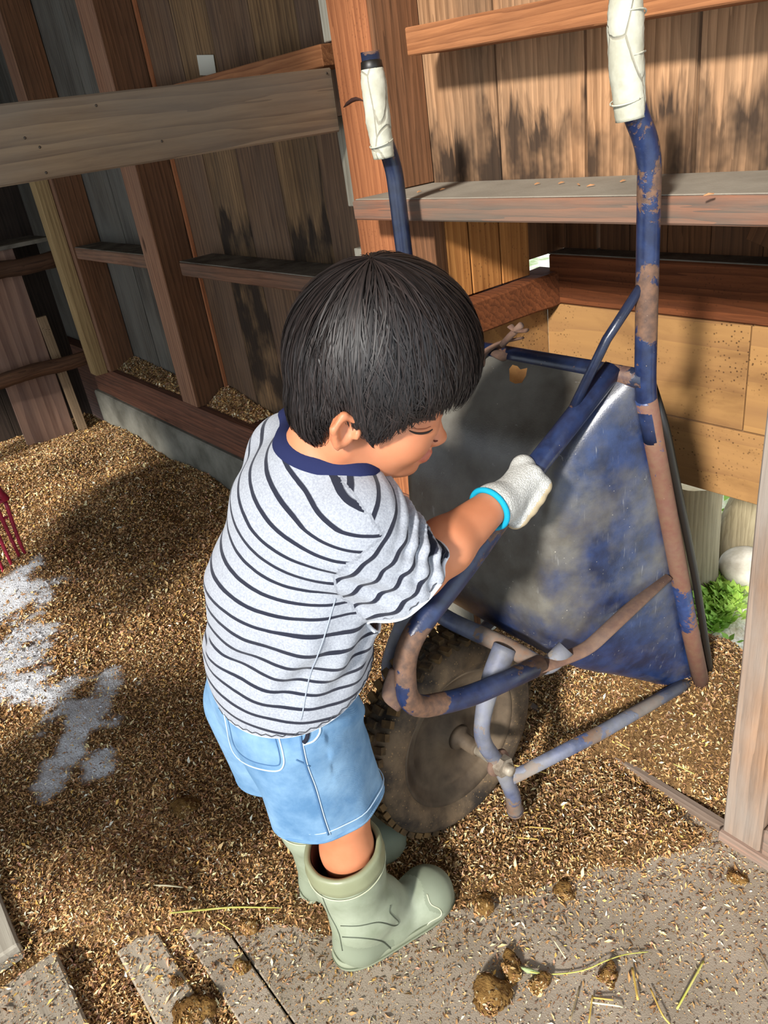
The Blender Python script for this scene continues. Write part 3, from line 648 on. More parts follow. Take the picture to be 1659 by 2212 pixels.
# grip frames on the leg tubes of the wheelbarrow
def grip_frame(p, q, s, toward):
    p = A(*p); q = A(*q); t = (q-p)/np.linalg.norm(q-p); c = p+(q-p)*s
    n_ = A(*toward); n_ = n_-t*(n_@t); n_ /= np.linalg.norm(n_); g = np.cross(t, n_); return c, t, n_, g
def xm(x): return -.853-(x+.853)
GR = grip_frame((-.664, .74, .738), (-.672, .600, .640), .33, CAM-A(-.668, .70, .70)); GL = grip_frame((xm(-.672), .600, .640), (xm(-.684), .478, .560), .05, A(.5, -.6, .6))
def hand(fl, W, G, inf, k=.006):
    c, t, n_, g = G
    if g@(c-W) < 0: g = -g
    # palm: from the wrist to the knuckle row, lying over the tube
    kn = [c+t*o+n_*(.0245)+g*.006 for o in (-.027, -.009, .009, .027)]
    back = W+(c-W)*.35
    for q in kn: fl.cap(back+(q-c)*.35, q-g*.006, .013+inf, .0125+inf, k=.014)
    fl.cap(W, back, .0195+inf, .021+inf, k=.014)
    ln = (.90, 1.0, .97, .82)
    for i, q in enumerate(kn):
        m1 = q+g*.016*ln[i]-n_*.009; m2 = q+g*.015*ln[i]-n_*.030; tip = q-g*.003-n_*.044*ln[i]
        fl.cap(q, m1, .0095+inf, .0088+inf, k=k); fl.cap(m1, m2, .0088+inf, .0082+inf, k=k); fl.cap(m2, tip, .0082+inf, .0075+inf, k=k)
    th0 = back-t*.016-n_*.002; th1 = c-t*.036+n_*.010-g*.014; th2 = c-t*.034-n_*.012-g*.004
    fl.cap(th0, th1, .013+inf, .011+inf, k=.01); fl.cap(th1, th2, .011+inf, .0085+inf, k=k)
# ---- body: one continuous skin
zz = np.concatenate([ar(.02, .80, .0045), ar(.80, 1.10, .0024)])
B = Field(ar(-1.10, -.54, .0034), ar(.20, .82, .0034), zz)
B.chain([((-.79, .335, .47), .088, .078), ((-.785, .338, .56), .078, .068), ((-.755, .36, .68), .086, .070), ((-.715, .41, .80), .088, .062), (tuple(NB-A(0, .005, .01)), .048, .042)], .02)
for S_, E_, W_, in ((SR, ER, WR), (SL, EL, WL)):
    B.cap(NB-A(0, 0, .035), S_, .040, .040, .03); B.cap(S_, E_, .040, .0335, .02); B.cap(E_, E_+(W_-E_)*.35, .0345, .0345, .012); B.cap(E_+(W_-E_)*.35, W_, .0345, .0225, .014)
for h_, k_, a_2 in ((HR_, KR, NR_), (HL_, KL, NL_)):
    B.cap(h_, k_, .060, .041, .02); B.cap(k_, k_+(a_2-k_)*.35, .0400, .0395, .012); B.cap(k_+(a_2-k_)*.35, a_2, .0395, .026, .012); B.cap(a_2, a_2+A(.004, .085, -.038), .023, .017, .012)
hand(B, WR, GR, -.002); hand(B, WL, GL, -.002)
B.cap(NB-A(0, 0, .03), H(-.035, -.085, 0), .047, .042, .02)
B.ell(H(-.012, -.002, 0), (.092, .086, .074), HM, .01)
B.ell(H(.026, -.062, 0), (.058, .062, .056), HM, .02)
for s in (1, -1):
    B.ell(H(.040, -.078, .027*s), (.030, .030, .028), HM, .018)
    B.cap(H(-.028, -.092, .044*s), H(.044, -.116, .012*s), .018, .016, .018)
    B.cap(H(.074, -.046, .010*s), H(.060, -.046, .038*s), .009, .010, .012)
    B.ell(H(.064, -.060, .030*s), (.013, .011, .015), HM, .006)
    B.ell(H(.086, -.0835, .0085*s), (.0085, .0065, .0065), HM, .004)
    # ear: lobe, rim, hollow
    B.ell(H(-.040, -.064, .070*s), (.0145, .022, .0085), HM, .006)
    B.ell(H(-.038, -.062, .078*s), (.009, .014, .006), HM, .004, 's')
    B.cap(H(-.029, -.052, .075*s), H(-.046, -.046, .079*s), .0033, .0038, .004); B.cap(H(-.046, -.046, .079*s), H(-.053, -.062, .081*s), .0038, .0038, .004); B.cap(H(-.053, -.062, .081*s), H(-.043, -.083, .075*s), .0038, .0036, .004)
    B.cap(H(-.026, -.062, .077*s), H(-.027, -.068, .077*s), .0038, .0034, .003)
B.cap(H(.073, -.050, 0), H(.093, -.078, 0), .0075, .0088, .012); B.ell(H(.0965, -.081, 0), (.0075, .0068, .0075), HM, .006)
B.ell(H(.062, -.119, 0), (.018, .015, .018), HM, .016)
B.cap(H(.0835, -.0985, -.009), H(.0835, -.0985, .009), .0058, .0058, .006); B.cap(H(.0805, -.1065, -.008), H(.0805, -.1065, .008), .0062, .0062, .006)
B.cap(H(.0905, -.1023, -.016), H(.0905, -.1023, .016), .0018, .0018, .002, 's')
V, F = B.mesh(); body = mesh_obj('body', V-ORG, F, M_SKIN, per, True)
bvh_body = BVHTree.FromPolygons([Vector(q) for q in V], [tuple(int(i) for i in q) for q in F])
def shoot(bvh, px, py, off=.0008):
    d = ray(px, py); d = Vector(d/np.linalg.norm(d)); h = bvh.ray_cast(Vector(CAM), d)
    return None if h[0] is None else np.array(h[0]+h[1]*off*(1 if h[1].dot(d) < 0 else -1))
def seam(name, bvh, pix, r, mat, par, off=.0006, flat=1.0, n=8):
    P = [A(p[0], p[1]) for p in pix]; P = crom([(p[0], p[1], 0) for p in P], n)
    pts = [shoot(bvh, p[0], p[1], off) for p in P]; pts = [p for p in pts if p is not None]
    if len(pts) < 3: return None
    q = [pts[0]]
    for p in pts[1:]:
        if 1e-4 < np.linalg.norm(p-q[-1]) < .06: q.append(p)
    if len(q) < 3: return None
    o = tube(name, q, r, mat, par, sides=6, flat=flat); o.location -= Vector(ORG); return o
# facial features
def face_line(name, pix, r, mat, flat=1.0, both=True):
    P = crom([(p[0], p[1], 0) for p in pix], 5); pts = [shoot(bvh_body, p[0], p[1], .0004) for p in P]; pts = [p for p in pts if p is not None]
    if len(pts) < 3: return
    e = tube(name, pts, r, mat, per, sides=6, flat=flat); e.location -= Vector(ORG)
    if both:
        q = []
        for p in pts:
            l = A((p-hc)@hf, (p-hc)@hu, -((p-hc)@hr_)); w, nn, _, _ = bvh_body.find_nearest(Vector(H(*l))); q.append(np.array(w)+np.array(nn)*.0004)
        e = tube(name, q, r, mat, per, sides=6, flat=flat); e.location -= Vector(ORG)
M_LASH = plain('lash', '#1d120d', .7); M_LIP = plain('lip', '#b0624a', .5)
face_line('eyelashes', [(884, 930), (896, 935), (910, 936), (924, 933), (934, 927)], [.0006, .0012, .0014, .0013, .0006], M_LASH)
face_line('eyebrow', [(876, 915), (896, 907), (918, 903), (940, 905)], [.0008, .0018, .0020, .0010], plain('brow', '#4a2f22', .8), 1.6)
face_line('eyelid_fold', [(888, 924), (902, 927), (918, 926), (930, 921)], [.0004, .0007, .0004], plain('fold', '#9a5a3e', .7))
face_line('nostril', [(936, 951), (940, 953), (945, 952)], [.0008, .0014, .0008], plain('nostril_dark', '#5a2a1c', .8))
body.data.materials.append(M_LIP)
for p in body.data.polygons:
    q = np.array(p.center)+ORG-hc; a_, b_, c_ = q@hf, q@hu, q@hr_
    if a_ > .068 and abs(c_) < .0205*(1-((b_+.1023)/.013)**2) and -.1145 < b_ < -.0925: p.material_index = 1
# ---- hair
n = NT('hair'); v = n.mp((1, 1, 1)); at = n.new('ShaderNodeAttribute'); at.attribute_name = 'hv'
c = n.mix(at.outputs['Fac'], lin('#130e0d'), lin('#2d2320')); n.col(c); n.rough(.56); n.b.inputs['Specular IOR Level'].default_value = .5; M_HAIR = n.m
PH = [0, 25, 50, 72, 84, 91, 100, 112, 124, 134, 150, 180]; EB = [-.012, -.018, -.020, -.036, -.064, -.082, -.066, -.052, -.070, -.100, -.114, -.112]
def Rout(d):
    ra = np.where(d[..., 0] > 0, .113, .106); return (1+.16*np.clip((-d[..., 1]-.45)/.35, 0, 1)*np.clip(.2-d[..., 0]*2, 0, 1))/np.sqrt((d[..., 0]/ra)**2+(d[..., 1]/.109)**2+(d[..., 2]/.093)**2)
def enddir(phi):   # phi degrees from the face, either side
    b = np.interp(np.abs(phi), PH, EB); a = np.radians(phi); d = np.stack([np.cos(a), np.zeros_like(a), np.sin(a)], -1)
    k = np.clip(b/.109, -.90, 1); e = np.stack([np.cos(a)*.110*np.sqrt(1-k*k)*1.25, b, np.sin(a)*.093*np.sqrt(1-k*k)*1.05], -1); return e/np.linalg.norm(e, axis=-1, keepdims=True)
wd_ = A(-.38, .92, .10); wd_ /= np.linalg.norm(wd_)
def slerp(w, e, t):
    om = np.arccos(np.clip((e*w).sum(-1), -1, 1))[..., None]; t = t[..., None]; return (np.sin((1-t)*om)*w+np.sin(t*om)*e)/np.sin(om)
def toW(d, R): q = d*R[..., None]; return hc+q[..., 0:1]*hf+q[..., 1:2]*hu+q[..., 2:3]*hr_
g1, g2 = np.meshgrid(np.linspace(-180, 180, 145), np.linspace(0.001, 1, 40), indexing='ij'); dd = slerp(wd_, enddir(g1), g2)
taper = 1-.16*np.clip((g2-.86)/.14, 0, 1)**2; P = toW(dd, Rout(dd)*.958*taper); V = P.reshape(-1, 3); na, nb = g1.shape
F = [(i*nb+j, (i+1)*nb+j, (i+1)*nb+j+1, i*nb+j+1) for i in range(na-1) for j in range(nb-1)]
hair = mesh_obj('hair', V-ORG, F, M_HAIR, per, True, {'hv': np.full(len(V), .1)})
NS = 19000; NK = 9
phi = rng.uniform(-180, 180, NS); t0 = np.sqrt(rng.uniform(0, 1, NS))*1.0-.12; t0 = np.clip(t0, .0, .93); ln_ = rng.uniform(.25, .5, NS)
t1 = np.minimum(t0+ln_, 1.0+rng.normal(-.01, .055, NS)); t1 = np.maximum(t1, t0+.05)
lay = rng.uniform(.955, 1.015, NS)+.018*vnoise(np.stack([np.cos(np.radians(phi))*3, np.sin(np.radians(phi))*3, t0*6], -1), 2.6, 3)
lump = vnoise(np.stack([np.cos(np.radians(phi)), np.sin(np.radians(phi)), t0*.6], -1), 13, 5)*7
kk = np.linspace(0, 1, NK)[None, :]; tt = t0[:, None]+(t1-t0)[:, None]*kk
ph = phi[:, None]+(lump[:, None]+rng.normal(0, 5, NS)[:, None])*kk+rng.normal(0, 2.0, NS)[:, None]*np.sin(kk*3)
ph = (ph+180) % 360-180
D_ = slerp(wd_, enddir(ph), np.clip(tt, .01, 1.06)); over = np.clip(tt-.9, 0, 1)
Rr = Rout(D_)*(lay[:, None]*(.972+.03*kk)-over*.30)
Pk = toW(D_, Rr); T = np.gradient(Pk, axis=1); Nn = Pk-hc; side = np.cross(T, Nn); side /= np.linalg.norm(side, axis=-1, keepdims=True)+1e-9
tw = rng.normal(0, .18, NS)[:, None, None]; Nh = Nn/np.linalg.norm(Nn, axis=-1, keepdims=True); side = side*np.cos(tw)+Nh*np.sin(tw)
wdt = (rng.uniform(.0005, .0009, NS)[:, None]*np.array([.6, 1, 1.1, 1.1, 1.1, 1, .85, .6, .12])[None, :])[..., None]
L_ = Pk-side*wdt; R_ = Pk+side*wdt; V = np.stack([L_, R_], 2).reshape(-1, 3); base = (np.arange(NS)*NK*2)[:, None]+np.arange(NK-1)[None, :]*2
F = np.stack([base, base+1, base+3, base+2], -1).reshape(-1, 4); hv = np.repeat(rng.uniform(0, 1, NS)**2, NK*2)
st = mesh_obj('hair_strands', V-ORG, F, M_HAIR, hair, True, {'hv': hv}); tag(st, kind='stuff')

# ---- clothing
def clip(o_mesh_bm, co, no, sel=None, fill=False):
    bm = o_mesh_bm; fs = [f for f in bm.faces if sel is None or sel(f.calc_center_median())]
    geom = list({v for f in fs for v in f.verts})+list({e for f in fs for e in f.edges})+fs
    bmesh.ops.bisect_plane(bm, geom=geom, plane_co=Vector(co), plane_no=Vector(no), clear_outer=True)
def todo(V, F): 
    bm = bmesh.new(); vs = [bm.verts.new(q) for q in V]
    for f in F:
        try: bm.faces.new([vs[i] for i in f])
        except ValueError: pass
    bm.verts.ensure_lookup_table(); return bm
def finish(name, bm, mat, par, attrs=None, thick=0, off=1):
    bm.normal_update(); me = bpy.data.meshes.new(name); bm.to_mesh(me); bm.free(); N_ = len(me.vertices)
    co = np.empty(N_*3, dtype=np.float32); me.vertices.foreach_get('co', co); co = co.reshape(-1, 3).astype(float)
    if attrs:
        for an, fn in attrs.items():
            a_t = me.attributes.new(an, 'FLOAT', 'POINT'); a_t.data.foreach_set('value', np.asarray(fn(co), dtype=np.float32))
    F_ = [tuple(p.vertices) for p in me.polygons]; bvh = BVHTree.FromPolygons([Vector(q) for q in co], F_)
    me.vertices.foreach_set('co', (co-ORG).astype(np.float32).ravel()); me.update()
    me.polygons.foreach_set('use_smooth', np.ones(len(me.polygons), dtype=bool)); me.materials.append(mat)
    o = link(bpy.data.objects.new(name, me), par)
    if thick: s_ = o.modifiers.new('t', 'SOLIDIFY'); s_.thickness = thick; s_.offset = off
    return o, bvh
# shirt
n = NT('shirt'); v = n.mp((1, 1, 1)); at = n.new('ShaderNodeAttribute'); at.attribute_name = 'sv'
sv = n.math('ADD', at.outputs['Fac'], n.math('MULTIPLY', n.math('SUBTRACT', n.noise(v, 30, 2), .5), .0022)); fr = n.math('FRACT', n.math('DIVIDE', sv, .0222))
stp = n.ramp(fr, [(.0, 1.0), (.195, 1.0), (.235, 0.0), (.965, 0.0)])
mel = n.mix(n.ramp(n.noise(v, 420, 3, .7), [(.35, 0.0), (.65, 1.0)]), lin('#8e929b'), lin('#a6aab2'))
c = n.mix(stp, mel, lin('#262834')); n.col(c); n.rough(.95); n.b.inputs['Specular IOR Level'].default_value = .1; n.b.inputs['Sheen Weight'].default_value = .15
n.bump(n.math('ADD', n.math('MULTIPLY', n.noise(v, 900, 2), .3), n.math('MULTIPLY', n.noise(v, 26, 3, .5, .5), 1.0)), .35, .003); M_SHIRT = n.m
TS = [((-.775, .346, .49), .110, .092), ((-.770, .350, .57), .112, .096), ((-.748, .368, .68), .112, .094), ((-.718, .402, .79), .104, .082), ((-.703, .418, .845), .058, .052)]
SH = Field(ar(-1.0, -.52, .0032), ar(.18, .60, .0032), ar(.46, .93, .0032)); SH.chain(TS, .03)
SLR = (A(-.640, .408, .800), A(-.618, .463, .690)); SLL = (A(-.80, .435, .832), A(-.892, .465, .710))
SH.cap(NB-A(0, -.005, .045), SLR[0], .040, .050, .035); SH.cap(NB-A(0, -.005, .045), SLL[0], .040, .046, .035)
SH.cap(SLR[0], SLR[1], .052, .058, .022); SH.cap(SLL[0], SLL[1], .048, .055, .022)
G = np.stack(np.meshgrid(*SH.a, indexing='ij'), -1)
def seg_t(P, a, b): return np.clip(((P-a)@(b-a))/((b-a)@(b-a)), 0, 1)
def seg_d(P, a, b): t = seg_t(P, a, b)[..., None]; return np.linalg.norm(P-(a+t*(b-a)), axis=-1)
# folds: diagonal drags at the waist, ripples on the shaded front of the shoulder and sleeve
dz = G[..., 2]; dy = G[..., 1]
fold = .0035*np.sin((dz*.75-dy*1.1)*95+1.4*np.sin(G[..., 0]*22))*np.exp(-((dz-.64)/.055)**2)
fold += .0045*np.maximum(0, np.sin((dy*1.0+dz*.75)*62+.8))*np.exp(-((dz-.66)/.07)**2)
rip = .0070*np.sin((dy*1.1-dz*.55+.35*G[..., 0])*250+1.2*np.sin(dz*60))*np.exp(-((dy-.468)/.035)**2-((dz-.775)/.06)**2)
rip += .003*np.sin((dz*1.0+dy*.8)*190)*np.exp(-((seg_d(G, SLR[0], SLR[1])-.05)/.03)**2)*np.exp(-((dz-.74)/.05)**2)
SH.D -= (fold+rip+.0016*vnoise(G, 38, 9)).astype(np.float32)
V, F = SH.mesh(); bm = todo(V, F)
hem_c, hem_n = A(-.77, .345, .562), A(-.06, .26, -1.0); hem_n /= np.linalg.norm(hem_n)
clip(bm, hem_c, hem_n)
ar_n = A(0.05, .50, -.86); ar_n /= np.linalg.norm(ar_n)
in_r = lambda c_: (Vector(SLR[0])-Vector(SLR[1])).length > 0 and (lambda p: seg_d(p, SLR[0], SLR[1]) < .074 and p[0] > -.695 and p[2] < .78 and (p-SLR[1])@ar_n > -.10 and p[2] > .60 and p[1] > .385)(np.array(c_))
clip(bm, SLR[1]+A(0, -.002, .030), ar_n, lambda c_: seg_d(np.array(c_), SLR[0], SLR[1]) < .067 and seg_t(np.array(c_), SLR[0], SLR[1]) > .60 and c_[0] > -.668 and c_[1] > .40)
al_n = SLL[1]-SLL[0]; al_n /= np.linalg.norm(al_n)
clip(bm, SLL[1]+al_n*.012, al_n, lambda c_: c_[0] < -.865 and seg_t(np.array(c_), SLL[0], SLL[1]) > .5)
nk_n = NB-A(-.712, .40, .80); nk_n /= np.linalg.norm(nk_n)
nkc = A(-.704, .416, .872); clip(bm, nkc, nk_n)
spi = [np.array(p[0]) for p in TS]
SLEEVE_PX = [(690, 968), (745, 1045), (790, 1105), (828, 1156), (770, 1205), (720, 1243), (728, 1275), (800, 1350), (1010, 1320), (1010, 1100), (800, 1000), (760, 975)]   # outline of the set-in sleeve along its seam
def inpoly(x, y, P):
    r_ = np.zeros(len(x), dtype=bool)
    for (x1, y1), (x2, y2) in zip(P, P[1:]+P[:1]): r_ ^= ((y1 > y) != (y2 > y)) & (x < (x2-x1)*(y-y1)/(y2-y1+1e-9)+x1)
    return r_
def svf(co):
    s = np.zeros(len(co)); best = np.full(len(co), 9.0); acc = 0
    for a, b in zip(spi[:-1], spi[1:]):
        L = np.linalg.norm(b-a); d = seg_d(co, a, b); tr_ = ((co-a)@(b-a))/(L*L); m = d < best; tc_ = np.where(a is spi[0], tr_, np.clip(tr_, 0, None))
        s = np.where(m, acc+np.clip(tr_, -9 if a is spi[0] else 0, 9 if b is spi[-1] else 1)*L, s); best = np.minimum(best, d); acc += L
    ax_t = A(.03, .22, 1.0)-0; ax_t /= np.linalg.norm(ax_t); s2 = (co-spi[0])@ax_t
    w = np.clip((co[:, 2]-.70)/.12, 0, 1)[:, None]; up2 = A(.50, .18, .84)/np.linalg.norm(A(.50, .18, .84))
    piv = A(-.74, .37, .70); s = (co-spi[0])@ax_t; s3 = (piv-spi[0])@ax_t+(co-piv)@up2
    base = s*(1-w[:, 0])+s3*w[:, 0]
    base = base+.010*np.sin((co[:, 1]-.25)*16)*np.exp(-((co[:, 2]-.64)/.08)**2)
    sl = seg_d(co, SLR[0], SLR[1]); q_ = co-CAM; dq = q_@AX; qx = 829.5+FPX*(q_@IR)/dq; qy = 1106-FPX*(q_@IU)/dq; onr = inpoly(qx, qy, SLEEVE_PX) & (co[:, 0] > -.735) & (sl < .11)
    d_s = (SLR[1]-SLR[0])/np.linalg.norm(SLR[1]-SLR[0]); base = np.where(onr, .6+(co-SLR[0])@(d_s*.8+A(-.15, .45, 0)*.5), base)
    sl2 = seg_d(co, SLL[0], SLL[1]); onl = (co[:, 0] < -.86) & (sl2 < .075); d_l = (SLL[1]-SLL[0]); d_l = d_l/np.linalg.norm(d_l); return np.where(onl, .6+(co-SLL[0])@d_l, base)
shirt, bvh_s = finish('t_shirt', bm, M_SHIRT, per, {'sv': svf}, .0016, 1)
tag(shirt, 'white t-shirt with thin dark stripes')
# collar, hems (rib and overlock stitching)
M_NAVY = plain('navy_rib', '#23284a', .9, .1, bump=(300, .3, .001)); M_STI = plain('stitch', '#3d3f45', .9); M_SHH = plain('shirt_hem', '#cfd4dc', .95, .1)
def boundary_loops(me_obj):
    me = me_obj.data; b = bmesh.new(); b.from_mesh(me); es = [e for e in b.edges if e.is_boundary]; adj = {}
    for e in es:
        for a_, c_ in ((e.verts[0], e.verts[1]), (e.verts[1], e.verts[0])): adj.setdefault(a_.index, []).append(c_.index)
    b.verts.ensure_lookup_table(); seen = set(); loops = []
    for s_ in adj:
        if s_ in seen: continue
        lp = [s_]; seen.add(s_); cur = s_
        while True:
            nx = [q for q in adj[cur] if q not in seen]
            if not nx: break
            cur = nx[0]; seen.add(cur); lp.append(cur)
        if len(lp) > 20: loops.append(np.array([b.verts[i].co[:] for i in lp]))
    b.free(); return loops
def smooth_loop(P, n=96, it=4):
    P = np.vstack([P, P[:1]]); L = np.concatenate([[0], np.cumsum(np.linalg.norm(np.diff(P, axis=0), axis=1))]); t = np.linspace(0, L[-1], n+1)[:-1]
    Q = np.stack([np.interp(t, L, P[:, i]) for i in range(3)], -1)
    for _ in range(it): Q = (np.roll(Q, 1, 0)+2*Q+np.roll(Q, -1, 0))/4
    return Q
def ring(name, Q, r, mat, par, flat=1.0, **k):
    o = tube(name, list(Q)+[Q[0], Q[1]], r, mat, None, sides=8, cap=False, flat=flat, **k); o.parent = par; return o
lps = boundary_loops(shirt)
for lp in lps:
    c_ = lp.mean(0)+ORG
    if np.linalg.norm(c_-nkc) < .05:
        Q = smooth_loop(lp, 72, 8); cen = Q.mean(0); nn = Vector(nk_n)
        # flat ribbed band standing on the neckline
        V = []; F = []; m = len(Q)
        for i in range(m):
            o_ = Q[i]-cen; o_ -= nk_n*(o_@nk_n); o_ /= np.linalg.norm(o_)
            for (du, dn) in ((.0080, -.016), (.0105, -.008), (.0080, .003), (-.001, .0110), (-.0085, .0130), (-.011, .0090), (-.004, -.002)): V.append(Q[i]+o_*du+nk_n*dn)
        for i in range(m):
            for j in range(7): F.append((i*7+j, ((i+1) % m)*7+j, ((i+1) % m)*7+(j+1) % 7, i*7+(j+1) % 7))
        mesh_obj('collar', V, F, M_NAVY, shirt, True)
    elif c_[2] < .62: 
        Q = smooth_loop(lp, 120, 3); ring('hem', Q, .0022, M_SHH, shirt); zig = Q+np.array([[0, 0, .003 if i % 2 else .0065] for i in range(len(Q))]); cen = Q.mean(0); zig = zig+(zig-cen)*A(1, 1, 0)*.028; ring('hem_stitch', zig, .0007, M_STI, shirt)
    else:
        Q = smooth_loop(lp, 90, 3); ring('sleeve_hem', Q+(Q-Q.mean(0))*.012, .0026, M_SHH, shirt); cen = Q.mean(0); q2 = Q-(ar_n if c_[0] > -.75 else al_n)*.0055; q2 = q2+(q2-q2.mean(0))*.012
        q3 = q2+np.array([(ar_n if c_[0] > -.75 else al_n)*(.0011 if i % 2 else -.0011) for i in range(len(q2))]); ring('sleeve_stitch', q3, .0007, M_STI, shirt)
M_SEAM = plain('shirt_seam', '#9aa1ad', .95, .1)
seam('shoulder_seam', bvh_s, [(700, 992), (742, 1045), (790, 1105), (826, 1155), (770, 1205), (722, 1243), (726, 1268)], .0009, M_SEAM, shirt, .0019); seam('side_seam', bvh_s, [(724, 1290), (700, 1370), (672, 1450), (655, 1530), (650, 1552)], .0009, M_SEAM, shirt, .0019)
for o in list(shirt.children):
    pass
# shorts
n = NT('denim'); v = n.mp((1, 1, 1)); wv = n.new('ShaderNodeTexWave', wave_type='BANDS', bands_direction='DIAGONAL'); n.lk(v, wv.inputs['Vector']); wv.inputs['Scale'].default_value = 420; wv.inputs['Distortion'].default_value = .6
c = n.mix(n.ramp(n.noise(v, 16, 6, .62), [(.34, 0.0), (.68, 1.0)]), lin('#5d86ad'), lin('#8fb3d2')); c = n.mix(n.math('MULTIPLY', wv.outputs['Fac'], .22), c, lin('#4f7498')); c = n.mix(1.0, c, (.86, .86, .86, 1), 'MULTIPLY')
n.col(c); n.rough(.9); n.b.inputs['Specular IOR Level'].default_value = .15; n.bump(n.math('ADD', n.math('MULTIPLY', wv.outputs['Fac'], .12), n.noise(v, 24, 4, .55, .4)), .5, .003); M_DENIM = n.m
DS = Field(ar(-1.0, -.60, .0032), ar(.18, .52, .0032), ar(.24, .66, .0032))
DS.chain([((-.785, .342, .61), .098, .074), ((-.788, .338, .53), .104, .083), ((-.788, .338, .46), .096, .080)], .03)
DS.chain([((-.742, .336, .49), .068, .080), ((-.742, .350, .27), .066, .086)], .025); DS.chain([((-.842, .330, .49), .070, .082), ((-.862, .358, .27), .066, .082)], .012)
G = np.stack(np.meshgrid(*DS.a, indexing='ij'), -1)
DS.D -= (.0030*np.sin((G[..., 2]*1.3+G[..., 1]*.9)*85+2*np.sin(G[..., 0]*30))*np.exp(-((G[..., 2]-.50)/.06)**2)*(G[..., 1] > .33)+.0022*np.sin(np.arctan2(G[..., 1]-.345, G[..., 0]+.742)*7)*np.exp(-((G[..., 2]-.32)/.05)**2)+.0014*vnoise(G, 34, 4)).astype(np.float32)
V, F = DS.mesh(); bm = todo(V, F)
hn = A(0, -.10, -1.0); hn /= np.linalg.norm(hn); clip(bm, (-.742, .345, .330), hn); clip(bm, (-.78, .33, .60), (0, 0, 1))
shorts, bvh_d = finish('denim_shorts', bm, M_DENIM, per, None, .0022, 1)
M_DST = plain('denim_stitch', '#b9d0e4', .8); M_DSE = plain('denim_seam', '#44688d', .9)
for lp in boundary_loops(shorts):
    if lp.mean(0)[2] < .45:
        Q = smooth_loop(lp, 80, 3); ring('hem', Q+(Q-Q.mean(0))*.012, .0034, M_DENIM, shorts); cen = Q.mean(0); q2 = Q-hn*.017; q2 = q2+(q2-q2.mean(0))*.012; ring('hem_stitch', q2+(q2-q2.mean(0))*.024, .0008, M_DST, shorts)
seam('pocket', bvh_d, [(480, 1500), (492, 1560), (506, 1620), (540, 1650), (596, 1662), (614, 1645), (606, 1600), (592, 1555)], .0011, M_DST, shorts, .0027)
seam('pocket_edge', bvh_d, [(484, 1500), (498, 1562), (512, 1612), (544, 1640), (594, 1651), (606, 1640), (598, 1600), (584, 1557)], .0008, M_DSE, shorts, .0025)
seam('side_seam', bvh_d, [(648, 1560), (650, 1600), (660, 1650), (678, 1700), (695, 1760), (708, 1800)], .0016, M_DSE, shorts, .0025); seam('side_stitch', bvh_d, [(653, 1600), (664, 1650), (682, 1700), (699, 1760), (712, 1800)], .0008, M_DST, shorts, .0027)
seam('front_pocket', bvh_d, [(690, 1566), (688, 1582), (676, 1598), (655, 1606)], .0014, M_DST, shorts, .0027)
seam('pocket_lining', bvh_d, [(660, 1568), (664, 1580), (661, 1594), (655, 1602)], .0030, plain('dark_lining', '#1a1c2a', .95), shorts, .0022)
seam('knee_crease', bvh_d, [(640, 1638), (655, 1645), (668, 1652)], .0012, M_DSE, shorts, .0025)
# boots
n = NT('boot'); v = n.mp((1, 1, 1)); c = n.mix(n.ramp(n.noise(v, 12, 5, .6), [(.38, 0.0), (.66, 1.0)]), lin('#7d8670'), lin('#98a08c'))
n.col(c); n.rough(.55); n.bump(n.noise(v, 60, 3), .15, .001); M_BOOT = n.m
M_BOOTI = plain('boot_inside', '#5c3b31', .95, .1); M_COLB = plain('boot_collar', '#83876a', .42, .5, bump=(30, .35, .003)); M_BSEAM = plain('boot_seam', '#4b5243', .7); M_BST = plain('boot_stitch', '#b9bd9f', .7)
n = NT('boot_texture'); v = n.mp((1, 1, 1)); wv = n.new('ShaderNodeTexWave', bands_direction='Y'); n.lk(v, wv.inputs['Vector']); wv.inputs['Scale'].default_value = 620
n.col(n.mix(wv.outputs['Fac'], lin('#78816c'), lin('#8a927d'))); n.rough(.7); n.bump(wv.outputs['Fac'], .4, .0008); M_BTEX = n.m
M_WELT = plain('welt_line', '#5d644f', .8)
